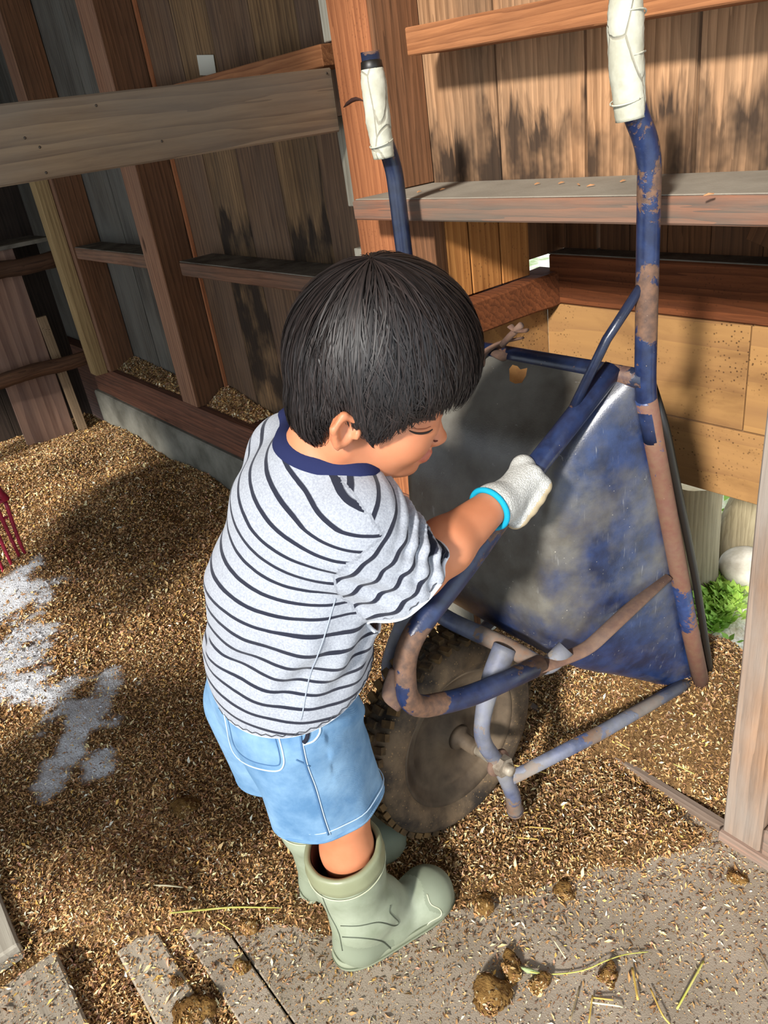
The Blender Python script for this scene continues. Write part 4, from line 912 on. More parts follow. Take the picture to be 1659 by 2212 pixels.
def boot(heel, toe, top, near):
    heel = A(*heel); toe = A(*toe); top = A(*top); d = toe-heel; d /= np.linalg.norm(d); lo_ = np.minimum(heel, toe)-.07; hi_ = np.maximum(np.maximum(heel, toe), top)+.08
    BF = Field(ar(lo_[0], hi_[0], .0026), ar(lo_[1], hi_[1], .0026), ar(-.02, top[2]+.03, .0026)); up3 = A(0, 0, 1); L = np.linalg.norm(toe-heel); h0 = heel+d*.044; t0_ = toe-d*.042
    BF.chain([(tuple(top+A(0, 0, .02)), .0575, .0575), (tuple(top-A(0, 0, .05)), .0535, .0535), (tuple(h0+A(0, .006, .085)+d*.006), .043, .046), (tuple(h0+A(0, 0, .03)), .036, .042)], .012)
    BF.chain([(tuple(h0+up3*.022), .0365, .034), (tuple(h0+d*.055+up3*.024), .035, .040), (tuple(t0_+up3*.022), .041, .036)], .016); BF.ell(t0_+up3*.030, (.040, .042, .032), None, .015)
    BF.ell(h0+d*.045+up3*.075, (.034, .040, .040), None, .03)
    BF.D += 0
    for s3, th in ((.034, .007),): pass
    z = BF.a[2][None, None, :]; BF.D = np.maximum(BF.D, .001-z).astype(np.float32)
    V, F = BF.mesh(); bm = todo(V, F); tn = A(0, -.10, 1); clip(bm, top, tn)
    bt, bvh = finish('rubber_boot', bm, M_BOOT, per, None, .0030, 1)
    for lp in boundary_loops(bt):
        if lp.mean(0)[2] > .15:
            Q = smooth_loop(lp, 72, 20); cen = Q.mean(0); V = []; F = []; m = len(Q)
            prof = [(.004, -.032), (.0075, -.028), (.0085, -.018), (.0062, -.010), (.0068, -.001), (.0035, .0045), (-.002, .0035), (-.0035, -.006), (-.003, -.04)]
            for i in range(m):
                o_ = Q[i]-cen; o_[2] = 0; o_ /= np.linalg.norm(o_); w = .0003*math.sin(i*.9)
                for du, dn in prof: V.append(Q[i]+o_*(du+w)+A(0, 0, dn))
            k = len(prof)
            for i in range(m):
                for j in range(k-1): F.append((i*k+j, ((i+1) % m)*k+j, ((i+1) % m)*k+j+1, i*k+j+1))
            mesh_obj('boot_collar', V, F, M_COLB, bt, True)
            q2 = Q+A(0, 0, -.0335); q2 = q2+(q2-q2.mean(0))*.13; ring('collar_stitch', q2, .0009, M_BST, bt)
            lin_v = []; 
            for i in range(m):
                o_ = Q[i]-cen; o_[2] = 0; nn_ = np.linalg.norm(o_); o_ /= nn_; lin_v += [Q[i]-o_*.004, Q[i]-o_*.006-A(0, 0, .07)]
            mesh_obj('lining', lin_v, [(2*i, 2*((i+1) % m), 2*((i+1) % m)+1, 2*i+1) for i in range(m)], M_BOOTI, bt, True)
    bt.data.materials.append(M_BTEX)
    for p in bt.data.polygons:
        q = np.array(p.center)+ORG; s_ = (q-heel)@d; z_ = q[2]
        if z_ > .018 and ((s_ < .085 and z_ < .066-.45*max(0, s_-.02)) or s_ > L-.052+.25*abs(z_-.045)+.012*math.sin(z_*90)): p.material_index = 1
    # welted sole
    N_ = 64; outl = []; r3 = np.cross(d, up3)
    for i in range(N_):
        a = 2*math.pi*i/N_; ca, sa = math.cos(a), math.sin(a); w = .0450+.0035*ca-.0035*math.exp(-((ca+.1)/.35)**2)
        outl.append((heel+toe)/2+d*(L/2+.005)*math.copysign(abs(ca)**.72, ca)+r3*w*math.copysign(abs(sa)**.8, sa))
    V = []; F = []
    lay_ = [(0.985, .000), (1.0, .003), (1.0, .007), (.985, .0085), (1.0, .010), (1.0, .015), (.975, .019), (.93, .021)]
    cm = (heel+toe)/2
    for sc_, z_ in lay_:
        for p in outl: V.append(cm+(p-cm)*sc_+up3*z_)
    for j in range(len(lay_)-1):
        for i in range(N_): F.append((j*N_+i, j*N_+(i+1) % N_, (j+1)*N_+(i+1) % N_, (j+1)*N_+i))
    F.append(tuple(range(N_-1, -1, -1)))
    mesh_obj('sole', np.array(V)-ORG, F, plain('sole', '#878d77', .7, .3, bump=(120, .3, .001)), bt, True)
    for z_ in (.0085, .0195): ring('welt', np.array([cm+(p-cm)*(1.004 if z_ < .01 else .968)+up3*z_ for p in outl])-ORG, .0011, M_WELT, bt)
    return bt, bvh
bt, bvh_b = boot((-.738, .297, .002), (-.708, .512, .002), (-.742, .352, .222), True)
tag(bt, 'green rubber boot nearest the camera with a rolled collar')
seam('back_seam', bvh_b, [(696, 1925), (712, 1965), (734, 2010), (742, 2050)], .0010, M_BSEAM, bt, .0031)
seam('ankle_seam', bvh_b, [(738, 1996), (775, 1996), (815, 1990), (848, 1997), (858, 1990), (846, 1978), (838, 1968), (840, 1955)], .0010, M_BSEAM, bt, .0031)
seam('heel_patch', bvh_b, [(742, 2020), (780, 2022), (818, 2028), (838, 2042), (850, 2054)], .0012, M_BSEAM, bt, .0031); seam('toe_cap_edge', bvh_b, [(922, 1932), (930, 1952), (948, 1962), (950, 1975), (925, 1990), (912, 2010), (907, 2032)], .0010, M_BST, bt, .0031)
bt2, bvh_b2 = boot((-.868, .318, .002), (-.850, .526, .002), (-.862, .368, .222), False)
# gloves
n = NT('knit'); v = n.mp((1, 1, 1)); vv = n.vor(v, 430); c = n.mix(n.ramp(vv, [(.2, 0.0), (.6, 1.0)]), lin('#cfcfcb'), lin('#b3b3ad')); n.col(c); n.rough(.95); n.bump(vv, .5, .0014); M_KNIT = n.m
M_CUFF = plain('cuff', '#1497b8', .8, .2, bump=(500, .5, .001)); M_PALM = plain('coated', '#bfae8e', .8, .2, bump=(160, .4, .001))
for W_, G_, E_ in ((WR, GR, ER), (WL, GL, EL)):
    c0_ = G_[0]; GF = Field(ar(c0_[0]-.10, c0_[0]+.10, .0021), ar(c0_[1]-.12, c0_[1]+.10, .0021), ar(c0_[2]-.10, c0_[2]+.10, .0021)); fd = (G_[0]-W_)/np.linalg.norm(G_[0]-W_)
    fd2 = (W_-E_)/np.linalg.norm(W_-E_); st0 = W_-fd2*.004
    hand(GF, st0, G_, .0028, k=.009); GF.cap(st0-fd2*.02, st0, .0275, .0275, .01)
    V, F = GF.mesh(); bm = todo(V, F); clip(bm, st0-fd2*.006, -fd2)
    gl, bvh_g = finish('glove', bm, M_KNIT, per, None, .0014, 1); gl.data.materials.append(M_PALM)
    ctr, t_, n_, g_ = G_; sgn = 1 if g_@(ctr-W_) > 0 else -1
    for p in gl.data.polygons:
        q = np.array(p.center)+ORG-ctr
        if q@(g_*sgn) > .0285 or (q@n_ < .002 and q@(g_*sgn) > -.004): p.material_index = 1
    for lp in boundary_loops(gl):
        Q = smooth_loop(lp, 64, 4); ring('cuff', Q-fd2*.002, .0040, M_CUFF, gl)
    if W_ is WR: tag(gl, 'white knit glove gripping the near leg tube')
# ------------------------------------------------------------------ BEDDING (rice hulls, shavings), straws, fork, outside
def sstep(a, b, x): t = np.clip((x-a)/(b-a), 0, 1); return t*t*(3-2*t)
LUMPS = []   # x, y, radius, height
for px, py, r, h in ((250, 1900, .105, .040), (320, 1960, .08, .03), (205, 1980, .06, .022), (120, 1560, .16, .03), (330, 1450, .2, .03), (90, 1250, .16, .05), (20, 1060, .3, .07), (400, 1250, .25, .035),
        (300, 1080, .3, .05), (440, 1300, .12, .02), (560, 1850, .06, .015), (700, 1200, .3, .03), (1450, 1600, .12, .03), (1300, 1560, .10, .03), (250, 960, .3, .03)):
    p = on(px, py, 2, .02); LUMPS.append((p[0], p[1], r, h))
LUMPS += [(-.66, 1.20, .13, .09), (-.62, 1.28, .08, .03), (-.56, 1.20, .08, .06), (-.64, 1.13, .15, .07), (-.70, 1.05, .10, .05), (-.55, 1.10, .08, .06), (-.80, 1.08, .12, .05), (-.56, 1.02, .06, .025)]
HOLES = [(on(px, py, 2, .02), r, h) for px, py, r, h in ((300, 1240, .07, .03), (60, 1560, .08, .03), (150, 1720, .10, .02), (240, 1420, .05, .02), (390, 1130, .06, .03), (460, 1880, .05, .02), (140, 1850, .16, .03), (520, 1800, .05, .012), (385, 2080, .03, .012))]
def bare_edge(y): return np.interp(y, [-.4, -.08, .15, .22, .33, .50, .62, .80, .95, 1.4], [-1.24, -1.14, -.93, -.86, -.74, -.64, -.57, -.47, -.41, -.36])
def cover(x, y): 
    q = np.stack([x, y, 0*x], -1); e = bare_edge(y)+.022*vnoise(q, 26, 21)+.012*vnoise(q, 70, 22); return sstep(.045, -.075, x-e)
def hgt(x, y):
    q = np.stack([x, y, 0*x], -1); m = cover(x, y); far = sstep(-1.2, -2.6, x)
    h = .006+.012*vnoise(q, 14, 1)*(.5+far)+.009*vnoise(q, 38, 2)+.006*np.abs(vnoise(q, 85, 3))+.004*np.abs(vnoise(q, 170, 4))+.03*far
    for a, b, r, k in LUMPS: h = h+k*np.exp(-(((x-a)**2+(y-b)**2)/r**2)*1.3)
    h = h-.022*np.exp(-((y-.925)/.028)**2)*(x > -.70)*(x < -.44)
    for p, r, k in HOLES: h = h-k*np.exp(-(((x-p[0])**2+(y-p[1])**2)/r**2)*1.6)
    h = np.where(y > .95, h-.02*sstep(.95, 1.35, y), h)
    h = np.where(y < .9, np.maximum(h, .002), h)
    return -.035*(1-m)+(h+.006)*m
LIMEP = [(on(px, py, 2, .02), r) for px, py, r in ((30, 1310, .17), (60, 1390, .13), (15, 1440, .16), (230, 1490, .075), (180, 1560, .09), (130, 1510, .08), (150, 1620, .06), (210, 1640, .055), (110, 1665, .06), (60, 1500, .10), (170, 1590, .05))]
def lime(x, y):
    q = np.stack([x, y, 0*x], -1); s = 0*x
    for p, r in LIMEP: s = np.maximum(s, np.exp(-((x-p[0])**2+(y-p[1])**2)/(r*r)))
    return sstep(.40, .70, s+.45*vnoise(q, 48, 31)+.35*vnoise(q, 130, 32)-.08)
def dark(x, y):   # damp, trodden, darker bedding
    q = np.stack([x, y, 0*x], -1); return sstep(.0, .6, vnoise(q, 7, 41)+.5*vnoise(q, 22, 42)+.4*np.exp(-((x+.65)**2+(y-1.12)**2)/.03))
# ground mesh: two grids, fine near
n = NT('bedding_base'); at = n.new('ShaderNodeAttribute'); at.attribute_name = 'lime'; a2 = n.new('ShaderNodeAttribute'); a2.attribute_name = 'dk'
v = n.mp((1, 1, 1), rnd=False); g1_ = n.noise(v, 170, 5, .7, 1.0); g2_ = n.vor(v, 230)
c = n.mix(n.ramp(g1_, [(.36, 0.0), (.64, 1.0)]), lin('#3a2817'), lin('#94724a')); c = n.mix(n.math('MULTIPLY', n.ramp(g2_, [(.1, 1.0), (.42, 0.0)]), .6), c, lin('#b8945f'))
c = n.mix(n.math('MULTIPLY', a2.outputs['Fac'], .40), c, lin('#4a331b'))
c = n.mix(n.math('MULTIPLY', at.outputs['Fac'], n.ramp(n.noise(v, 130, 3, .7), [(.30, .62), (.5, 1.0)])), c, lin('#e4e5e8')); n.col(c); n.rough(.95); n.b.inputs['Specular IOR Level'].default_value = .1
n.bump(n.math('ADD', g1_, n.math('MULTIPLY', g2_, -.5)), .9, .006); M_BED = n.m
gx = np.concatenate([ar(-3.90, -1.9, .022), ar(-1.9, -.28, .007)]); gy = np.concatenate([ar(-1.2, -.42, .03), ar(-.42, 1.36, .009)])
X, Y = np.meshgrid(gx, gy, indexing='ij'); Zh = hgt(X, Y); V = np.stack([X, Y, Zh], -1).reshape(-1, 3); na, nb = X.shape
i, j = np.meshgrid(np.arange(na-1), np.arange(nb-1), indexing='ij'); F = np.stack([i*nb+j, (i+1)*nb+j, (i+1)*nb+j+1, i*nb+j+1], -1).reshape(-1, 4)
cx_ = V[F].mean(1); keep = ~((cx_[:, 1] > 1.03) & ((cx_[:, 0] < -1.15) | (cx_[:, 0] > -.34))); F = F[keep]
bed = mesh_obj('bedding_layer', V, F, M_BED, None, True, {'lime': lime(V[:, 0], V[:, 1]), 'dk': dark(V[:, 0], V[:, 1])})
tag(bed, 'brown rice-hull and straw bedding spread over the barn floor', 'bedding', kind='stuff')
# loose hulls: small bent leaf shapes
n = NT('hulls'); at = n.new('ShaderNodeAttribute'); at.attribute_name = 'Col'; n.col(at.outputs['Color']); n.rough(.75); n.b.inputs['Specular IOR Level'].default_value = .3; M_HULL = n.m
PAL = np.array([lin(c)[:3] for c in ('#d2b27c', '#b58d55', '#e0c896', '#8a6236', '#a87a44', '#c79a78', '#6b4526', '#dcc9a8', '#96703f', '#c9a24e', '#c58f74', '#51351d', '#a98255', '#7a5530', '#efe2c4')])
PW = np.array([12, 14, 8, 12, 13, 4, 9, 4, 12, 4, 2.0, 8, 12, 10, 1.2]); PW /= PW.sum()
def hulls(name, N, xr_, yr_, size, label, seed, zf, accept, wide=(.26, .4), par=None, tilt=.5):
    r = np.random.default_rng(seed); x = r.uniform(*xr_, N); y = r.uniform(*yr_, N); k = accept(x, y, r); k = k & (r.uniform(0, 1, len(x)) > .86*lime(x, y)); x = x[k]; y = y[k]; N = len(x)
    z = zf(x, y); s = size*np.exp(r.normal(0, .32, N)); w = s*r.uniform(*wide, N); a = r.uniform(0, 2*math.pi, N); t = r.normal(0, tilt, N); ro = r.normal(0, .6, N)
    d = np.stack([np.cos(a)*np.cos(t), np.sin(a)*np.cos(t), np.sin(t)], -1); sd = np.stack([-np.sin(a)*np.cos(ro), np.cos(a)*np.cos(ro), np.sin(ro)], -1); nn = np.cross(d, sd)
    c = np.stack([x, y, z+np.abs(np.sin(t))*s*.35+r.uniform(.0, .0022, N)], -1); h = s[:, None]/2; W = w[:, None]/2; b = nn*(s*.13)[:, None]
    V = np.stack([c-d*h, c-d*h*.1-sd*W+b, c+d*h, c+d*h*.1+sd*W+b], 1).reshape(-1, 3)
    F = np.arange(N*4).reshape(N, 4); F = np.concatenate([F[:, [0, 1, 2]], F[:, [0, 2, 3]]])
    ci = r.choice(len(PAL), N, p=PW); col = np.clip(PAL[ci]*1.45+.035, 0, 1)*r.uniform(.75, 1.15, N)[:, None]; dk_ = dark(x, y); col = col*(1-.30*dk_)[:, None]
    lm = lime(x, y); m = r.uniform(0, 1, N) < lm*(.9 if seed == 6 else .45); col[m] = np.array(lin('#d9dadd')[:3])*r.uniform(.8, 1.05, m.sum())[:, None]
    col = np.concatenate([col, np.ones((N, 1))], 1); o = mesh_obj(name, V, F, M_HULL, par, False, {'Col': np.repeat(col, 4, 0)})
    tag(o, label, 'hulls' if par is None else None, kind='stuff'); return o
def outwall(x, y): return ~((y > 1.03) & ((x < -1.14) | (x > -.44)))
HB1 = hulls('loose_hulls', 270000, (-1.75, -.30), (-.40, 1.36), .0066, 'loose tan rice hulls lying thick over the nearer bedding', 1, lambda x, y: hgt(x, y)+.0022, lambda x, y, r: (r.uniform(0, 1, len(x)) < cover(x, y)) & outwall(x, y), par=bed)
hulls('loose_hulls', 200000, (-3.88, -1.75), (-.5, 1.025), .0082, 'finer-looking hulls over the far bedding by the concrete wall foot', 2, lambda x, y: hgt(x, y)+.001, lambda x, y, r: (r.uniform(0, 1, len(x)) < 1.0*np.clip((x+4.6)/1.2, .35, 1)), (.35, .5), par=bed)
hulls('powder_crumbs', 60000, (-2.9, -1.2), (-.05, .55), .0034, 'white powder crumbs', 6, lambda x, y: hgt(x, y)+.0012, lambda x, y, r: r.uniform(0, 1, len(x)) < .7*lime(x, y), (.5, .9), par=bed, tilt=.2)
def floorz(x, y): return np.where(y > .193, .0012, np.where((y > .130) & (y < .19), .0022, np.where((y > .030) & (y < .098), .0045, np.where(y < -.05, .0125, -.02))))
def r01(x): return np.random.default_rng(3).uniform(0, 1, len(x))
def spars(x, y, r):
    e = x-bare_edge(y); q = np.stack([x, y, 0*x], -1); p = .95*np.exp(-np.clip(e, 0, 9)/.085)+.16+.10*vnoise(q, 18, 77); p = np.where(e < -.06, 0, p); p = np.where((y < .2), np.maximum(p, .18), p)
    return (r.uniform(0, 1, len(x)) < p*.62) & (y < .93)
SCT = hulls('scattered_hulls', 62000, (-1.35, .05), (-.36, .93), .0075, 'loose hulls thinly scattered over the bare grey floor', 3, floorz, spars, tilt=.22)
hulls('grain_dust', 60000, (-1.35, .05), (-.36, .93), .0026, 'fine chaff and dust speckling the bare grey floor', 4, floorz, lambda x, y, r: (y < .93) & (x > bare_edge(y)-.1), (.4, .8), tilt=.1, par=SCT)
hulls('heap_hulls', 16000, (-1.30, -.92), (-.08, .26), .0075, 'tan hulls heaped at the board ends', 11, lambda x, y: np.maximum(hgt(x, y), -.02)+.0035, lambda x, y, r: r.uniform(0, 1, len(x)) < 1-.9*((y < .10) & (x > -1.02))-.9*((y > .125) & (x > -.98)), par=bed)
hulls('gap_hulls', 9000, (-1.02, -.55), (-.05, .03), .0075, 'hulls filling the gap between boards', 12, lambda x, y: -.012+.01*r01(x), lambda x, y, r: x > -2, par=SCT)
hulls('gap_hulls', 4000, (-1.0, -.55), (.098, .130), .0075, 'hulls filling the gap between boards', 13, lambda x, y: -.012+.01*r01(x), lambda x, y, r: x > -2, par=SCT)
# hull drifts left on the sill between the studs
def drift(x0, x1, h0):
    def zf(x, y): t = (x-x0)/(x1-x0); return .346+h0*np.clip((y-1.07)/.09, 0, 1)*np.clip(1.15-t*1.2, .0, 1)
    return zf
for x0, x1, h0, lb in ((-2.515, -2.20, .05, 'small heap of tan hulls on the sill right of the reddish stud'), (-3.38, -2.68, .035, 'low drift of hulls on the sill left of the reddish stud')):
    zf = drift(x0, x1, h0); gx_, gy_ = np.meshgrid(np.linspace(x0, x1, 24), np.linspace(1.07, 1.158, 10), indexing='ij'); V = np.stack([gx_, gy_, zf(gx_, gy_)-.001+.002*vnoise(np.stack([gx_, gy_, 0*gx_], -1), 90, 8)], -1).reshape(-1, 3)
    i, j = np.meshgrid(np.arange(23), np.arange(9), indexing='ij'); F = np.stack([i*10+j, (i+1)*10+j, (i+1)*10+j+1, i*10+j+1], -1).reshape(-1, 4)
    o = mesh_obj('hull_heap', V, F, M_BED, None, True); tag(o, lb, 'hulls', kind='stuff')
    hulls('hulls', 5000, (x0, x1), (1.07, 1.157), .010, 'loose hulls', 5, zf, lambda x, y, r: r.uniform(0, 1, len(x)) < .9, (.35, .5), par=o)
# clods of trodden bedding
def clod(px, py, r, z, label, seed):
    p = on(px, py, 2, z+r*.5); bm = bmesh.new(); bmesh.ops.create_icosphere(bm, subdivisions=4, radius=r); q = np.array([v.co[:] for v in bm.verts])
    d = .95+.95*vnoise(q, 1.7/r, seed)+.55*vnoise(q, 4/r, seed+1)+.2*vnoise(q, 12/r, seed+2)
    for v, k in zip(bm.verts, d): v.co = Vector((v.co.x*k, v.co.y*k, max(-.45*r, v.co.z*k*.60)))
    o = bm_obj('bedding_clod', bm, M_CLOD, None, True); o.location = (p[0], p[1], z+.32*r); tag(o, label, 'clod'); o['group'] = 'clods of trodden bedding on the grey floor'
    rr = np.random.default_rng(seed); N = int(4.2e5*r*r)+90; u = rr.normal(size=(N, 3)); u /= np.linalg.norm(u, axis=1)[:, None]; u[:, 2] = np.abs(u[:, 2])*.9-.1; u /= np.linalg.norm(u, axis=1)[:, None]
    c = u*r*A(1.0, 1.0, .60)*(.95+.95*vnoise(u*r, 1.7/r, seed)+.55*vnoise(u*r, 4/r, seed+1)+.2*vnoise(u*r, 12/r, seed+2))[:, None]*1.01; t = np.cross(u, rr.normal(size=(N, 3))); t /= np.linalg.norm(t, axis=1)[:, None]; b = np.cross(u, t); s = (.0062*np.exp(rr.normal(0, .3, N)))[:, None]
    V = np.stack([c-t*s/2, c-b*s*.17+u*s*.12, c+t*s/2, c+b*s*.17+u*s*.12], 1).reshape(-1, 3)+0; F = np.arange(N*4).reshape(N, 4)
    col = np.concatenate([PAL[rr.choice(len(PAL), N, p=PW)]*.85, np.ones((N, 1))], 1); h = mesh_obj('hulls', V, F, M_HULL, o, False, {'Col': np.repeat(col, 4, 0)}); tag(h, kind='stuff')
M_CLOD = plain('clod', '#5a3f20', .95, .1, bump=(300, .8, .003), var=('#8a6a3c', 60))
for k, (px, py, r, z, lb) in enumerate(((1062, 2165, .027, 0, 'large brown clod of bedding at the very bottom of the picture'), (1038, 1955, .020, 0, 'round clod of bedding just right of the boot toe'), (1316, 2105, .018, 0, 'clod of bedding beside the long green seed-head stalk'),
        (1100, 2085, .018, 0, 'small clod of bedding left of the seed head'), (1165, 2120, .015, 0, 'small dark clod right below the seed head tip'), (420, 2180, .026, 0, 'brown clod lying in the gap of the floor boards at the bottom left'), (520, 2085, .013, 0, 'small clod on the grey floor right of the board edge'), (375, 2120, .014, .004, 'tiny clod of bedding on the plank at the bottom left'),
        (1218, 1930, .014, 0, 'little clod of bedding on the grey floor below the wheel fork'), (1590, 1890, .016, 0, 'dark clod in front of the door leaf'), (535, 1995, .014, .0, 'rusty brown clod right of the green straw'), (400, 1745, .022, .02, 'dark clod pressed into the bedding behind the child'))):
    clod(px, py, r, z, lb, 100+k)
# stalks and straws
M_GRN = plain('green_stalk', '#a9a94a', .6, .3, var=('#c9c172', 30)); M_STR = plain('straw', '#d9bd6a', .6, .3, var=('#b8964a', 30)); M_GREY = plain('grey_straw', '#8c7c5c', .7); M_PALES = plain('pale_straw', '#ddd2ae', .7)
def stalk(pix, r, mat, label, lift=.006, name='straw'):
    pts = []
    for k, (px, py) in enumerate(pix):
        p = on(px, py, 2, .01); z = max(floorz(p[0:1], p[1:2])[0], hgt(p[0:1], p[1:2])[0]); p = on(px, py, 2, z+lift+.004*math.sin(k*1.9)); pts.append(p)
    path = crom(pts, 6); o = tube(name, path, r, mat, None, sides=6, flat=.7); tag(o, label, 'straw'); return o
stalk([(368, 1972), (430, 1966), (500, 1960), (560, 1960), (606, 1961)], [.0018, .0022, .0016, .0008], M_GRN, 'long yellow-green straw lying flat left of the boot', .010)
stalk([(332, 1912), (365, 1913), (396, 1917)], [.0014, .002, .001], M_PALES, 'short pale straw above the heap at the left', .010)
sh_ = stalk([(1124, 2090), (1150, 2100), (1200, 2104), (1260, 2096), (1310, 2075), (1350, 2062), (1400, 2056)], [.0012, .0012, .0011, .001, .0008], M_GRN, 'curved green grass stalk with a seed head at its left end', .008, 'grass_stalk')
e = tube('seed_head', [on(1122, 2088, 2, .010), on(1140, 2096, 2, .011), on(1170, 2103, 2, .010)], [.001, .0042, .0045, .0012], plain('seed', '#9fae7c', .8, bump=(300, .6, .002)), sh_, sides=10, wob=.2); e.location -= sh_.location
for pix, r, m, lb in (([(1520, 2076), (1490, 2130), (1462, 2180)], .0016, M_GRN, 'straight yellow-green stick on the grey floor at the lower right'), ([(1405, 2135), (1430, 2190), (1447, 2212)], .0014, M_STR, 'yellow straw slanting out of the bottom edge'),
        ([(1366, 2090), (1378, 2160)], .0018, M_STR, 'short flat straw below the seed-head stalk'), ([(1282, 2155), (1325, 2160)], .0014, M_STR, 'small level straw left of the slanting sticks'), ([(1275, 2165), (1330, 2172), (1345, 2175)], .0016, M_PALES, 'white straw among the scattered hulls near the bottom'),
        ([(1252, 2130), (1232, 2205)], .0010, M_GREY, 'dark thin twig near the bottom centre'), ([(1280, 2150), (1272, 2210)], .0013, M_STR, 'upright yellow straw near the bottom centre'), ([(1196, 2030), (1222, 2070)], .0012, M_PALES, 'pale straw lying above the seed head'),
        ([(1100, 1650), (1180, 1670)], .0012, M_STR, 'thin straw on the bedding under the strut'), ([(1090, 1762), (1140, 1754)], .0012, M_STR, 'thin straw just right of the fork foot'), ([(1145, 1786), (1190, 1790)], .0014, M_STR, 'yellow straw right of the wheel'), ([(1262, 1760), (1285, 1790)], .0015, M_PALES, 'short pale straw right of the fork'),
        ([(1115, 1809), (1162, 1813)], .0018, M_STR, 'flat yellow straw chip on the hulls right of the tyre'), ([(590, 1802), (632, 1815)], .0012, M_PALES, 'pale straw below the shorts hem'), ([(470, 1990), (498, 2008)], .0012, M_STR, 'short straw beside the long green one'), ([(1330, 1600), (1360, 1618)], .001, M_STR, 'thin straw at the threshold'),
        ([(1455, 1650), (1500, 1672)], .001, M_GRN, 'small green straw under the dumped bedding'), ([(430, 1345), (440, 1415)], .0012, M_PALES, 'pale straw on the bedding behind the shirt'), ([(1640, 2060), (1659, 2100)], .001, M_GREY, 'thin grey twig at the right edge'), ([(215, 2130), (275, 2134)], .0012, M_PALES, 'pale straw near the bottom left boards')):
    stalk(pix, r, m, lb)
# long thin rod of the track that shows between the heaps
# red pitchfork, tines down in the white powder
M_RED = plain('red_fork', '#c2314e', .4, .5, var=('#8f2038', 30)); fk = empty('pitchfork'); tag(fk, 'red-painted manure fork with curved tines standing in the bedding at the left edge', 'fork')
tips = [(66, 1232), (50, 1238), (30, 1252), (12, 1262), (-10, 1268), (-30, 1275)]; mids = [(44, 1175), (34, 1185), (14, 1195), (-8, 1200), (-30, 1205), (-50, 1210)]; tops = [(12, 1085), (-6, 1098), (-26, 1106), (-46, 1112), (-66, 1118), (-86, 1124)]
def fkp(px, py, x): return on(px, py, 0, x)
tp = on(*tips[0], 2, .035); 
for k in range(6):
    a = on(*tips[k], 2, .03); b = dp(*mids[k], (a-CAM)@AX-.05); c = dp(*tops[k], (a-CAM)@AX-.13); m2 = dp((mids[k][0]*.45+tips[k][0]*.55)+3, (mids[k][1]+tips[k][1])/2, (a-CAM)@AX-.018)
    tube('tine', crom([c, b, m2, a], 6), [.0062, .0055, .005, .0042, .0022], M_RED, fk, sides=8)
c0_ = dp(14, 1078, (tp-CAM)@AX-.14); c1_ = dp(-88, 1118, (tp-CAM)@AX-.13); tube('head_bar', [c0_, c1_], .010, M_RED, fk, sides=10, flat=.6)
tube('cross_bar', [dp(16, 1117, (tp-CAM)@AX-.10), dp(-60, 1142, (tp-CAM)@AX-.10)], .0045, M_RED, fk, sides=8)
tube('socket', [c0_, dp(-4, 1060, (tp-CAM)@AX-.17), dp(-60, 980, (tp-CAM)@AX-.3)], [.011, .012, .014], M_RED, fk, sides=12); tube('fork_handle', [dp(-55, 985, (tp-CAM)@AX-.29), dp(-420, 420, (tp-CAM)@AX-.95)], .015, W_PALE, fk, sides=12)
# small nails and web bits on the shelf: wood chips
M_CHIP = plain('chip', '#a87850', .8)
for k, (px, py) in enumerate(((1160, 398), (1212, 396), (1250, 400), (1275, 402), (1345, 392), (955, 410), (1530, 422), (1400, 404), (905, 415))):
    p = on(px, py, 2, 1.0535); V = [(-.006, -.001, 0), (.006, -.002, .001), (.007, .0015, .0018), (-.005, .002, .001)]; a = random.uniform(0, 3)
    o = mesh_obj('wood_chip', [(x*math.cos(a)-y*math.sin(a), x*math.sin(a)+y*math.cos(a), z) for x, y, z in V]+[(0, 0, .003)], [(0, 1, 4), (1, 2, 4), (2, 3, 4), (3, 0, 4)], M_CHIP); o.location = p
    tag(o, 'tiny dark wood chip on the dusty shelf, '+['above the middle of its front edge', 'a little right of the shelf middle', 'just right of the middle chip', 'in the cluster left of the right handle', 'nearest the right handle on its left', 'close to the left handle', 'farthest right of all', 'touching the right handle foot shadow', 'just beside the left handle'][k], 'chip', 'wood chips on the shelf')
# ---- outside
n = NT('yard'); v = n.mp((1, 1, 1), rnd=False); c = n.mix(n.ramp(n.noise(v, 40, 6, .7), [(.35, 0.0), (.62, 1.0)]), lin('#e6d6b6'), lin('#f7f0e0')); c = n.mix(n.ramp(n.noise(v, 5, 4, .6), [(.52, 0.0), (.62, .8)]), c, lin('#8fae52')); n.col(c); n.rough(.95); n.bump(n.noise(v, 60, 5), .8, .01)
gx_, gy_ = np.meshgrid(np.linspace(-9, 5, 120), np.concatenate([np.linspace(1.21, 4, 100), np.linspace(4.2, 14, 20)]), indexing='ij'); V = np.stack([gx_, gy_, -.045+.012*vnoise(np.stack([gx_, gy_, 0*gx_], -1), 9, 51)+.006*vnoise(np.stack([gx_, gy_, 0*gx_], -1), 40, 52)], -1).reshape(-1, 3); nb = gx_.shape[1]
i, j = np.meshgrid(np.arange(119), np.arange(nb-1), indexing='ij'); F = np.stack([i*nb+j, (i+1)*nb+j, (i+1)*nb+j+1, i*nb+j+1], -1).reshape(-1, 4)
yd = mesh_obj('yard_ground', V, F, n.m, None, True); tag(yd, kind='structure')
M_LOGB = wood('Z', '#b5a888', '#8a7d62', .2, '#6b5f4a', .4, '#c2bba6', .8, 'log'); M_LOGT = plain('log_top', '#d9cfb2', .9, .1, bump=(80, .4, .002), var=('#bfae88', 20))
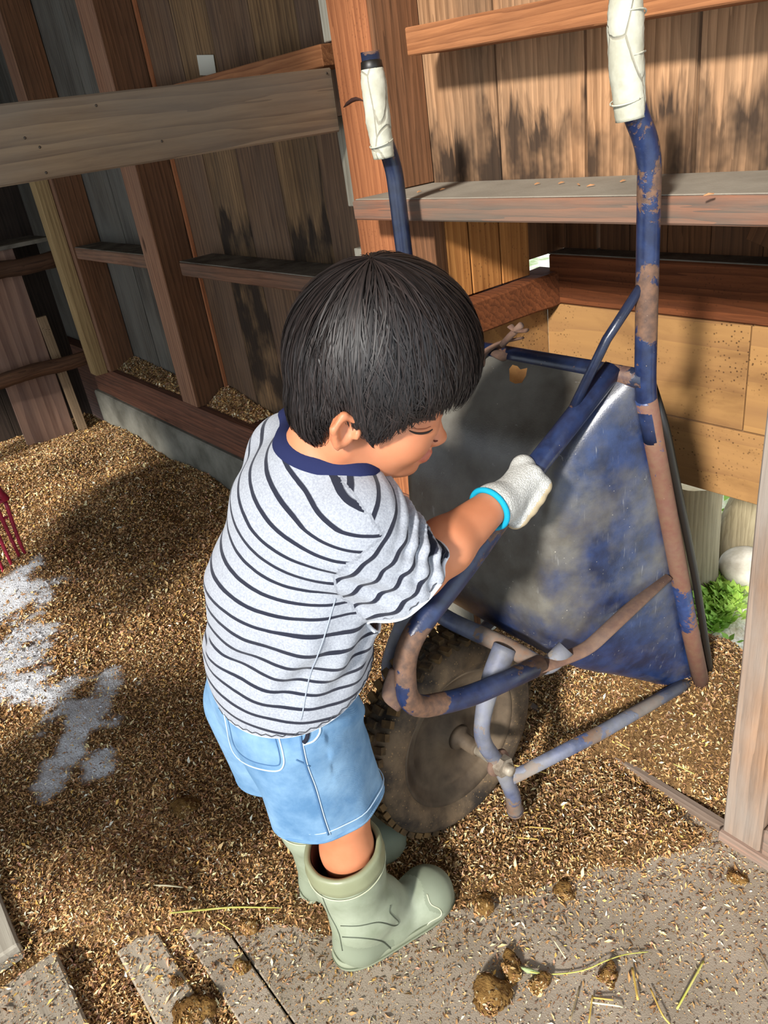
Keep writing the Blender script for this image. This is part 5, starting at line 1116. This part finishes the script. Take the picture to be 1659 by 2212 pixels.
def log(name, base, r, h, lean, label):
    V = []; F = []; N_ = 28; ax_ = Vector(lean).normalized()
    for k in range(9):
        t = k/8; c = Vector((0, 0, 0))+ax_*h*t
        for q in range(N_):
            a = 2*math.pi*q/N_; rr = r*(1+.05*math.sin(3*a+1)+.025*math.sin(9*a)+.10*(1-t)**3); V.append(c+Vector((math.cos(a)*rr, math.sin(a)*rr, 0)))
    for k in range(8):
        for q in range(N_): F.append((k*N_+q, k*N_+(q+1) % N_, (k+1)*N_+(q+1) % N_, (k+1)*N_+q))
    e = empty(name, base); tag(e, label, 'log'); mesh_obj('bark', V, F, M_LOGB, e, True)
    top = [tuple(v) for v in V[-N_:]]; mesh_obj('cut_face', top+[tuple(Vector(ax_*h)+Vector((0, 0, .004)))], [(q, (q+1) % N_, N_) for q in range(N_)], M_LOGT, e)
b1_ = on(1492, 1250, 2, -.04); log('log_stump', tuple(b1_), .062, .30, (.0, .0, 1), 'pale upright log stump outside behind the tray rim')
b2_ = on(1540, 1225, 2, -.04); log('log_stump', (b2_[0], b2_[1]+.06, b2_[2]), .06, .30, (.28, .12, 1), 'weathered grey log leaning beside the pale stump outside')
rk = on(1612, 1225, 2, .0); bm = bmesh.new(); bmesh.ops.create_icosphere(bm, subdivisions=4, radius=.062)
for v in bm.verts: v.co = Vector((v.co.x*1.1, v.co.y, v.co.z*.85))*(1+.10*float(vnoise(np.array(v.co)[None, :], 25, 61)[0]))
o = bm_obj('rock', bm, plain('rock', '#cfcabd', .85, .2, bump=(50, .5, .003), var=('#aaa394', 20)), None, True); o.location = (rk[0], rk[1], .0); tag(o, 'rounded white rock outside beside the door leaf', 'rock')
M_WEED = plain('weed', '#7fae3c', .6, .3, var=('#a8c95a', 12), Subsurface_Weight=.0)
r = np.random.default_rng(9); V = []; F = []
for k in range(1500):
    px, py = [(1560, 1270), (1585, 1160), (1470, 1060), (1600, 1130), (1530, 1330), (1560, 1300)][k % 6]; p = on(px+r.normal(0, 26), py+r.normal(0, 22), 2, -.035)
    if p[1] < 1.45: continue
    a = r.uniform(0, 6.28); l = r.uniform(.015, .04); d = A(math.cos(a), math.sin(a), r.uniform(.3, 1.4)); d = d/np.linalg.norm(d)*l; s = A(-math.sin(a), math.cos(a), 0)*l*.28; i0 = len(V); V += [p, p+d*.5-s, p+d, p+d*.5+s]; F.append((i0, i0+1, i0+2, i0+3))
o = mesh_obj('weeds', V, F, M_WEED); tag(o, 'bright green weeds growing outside beyond the doorway', 'weeds', kind='stuff')
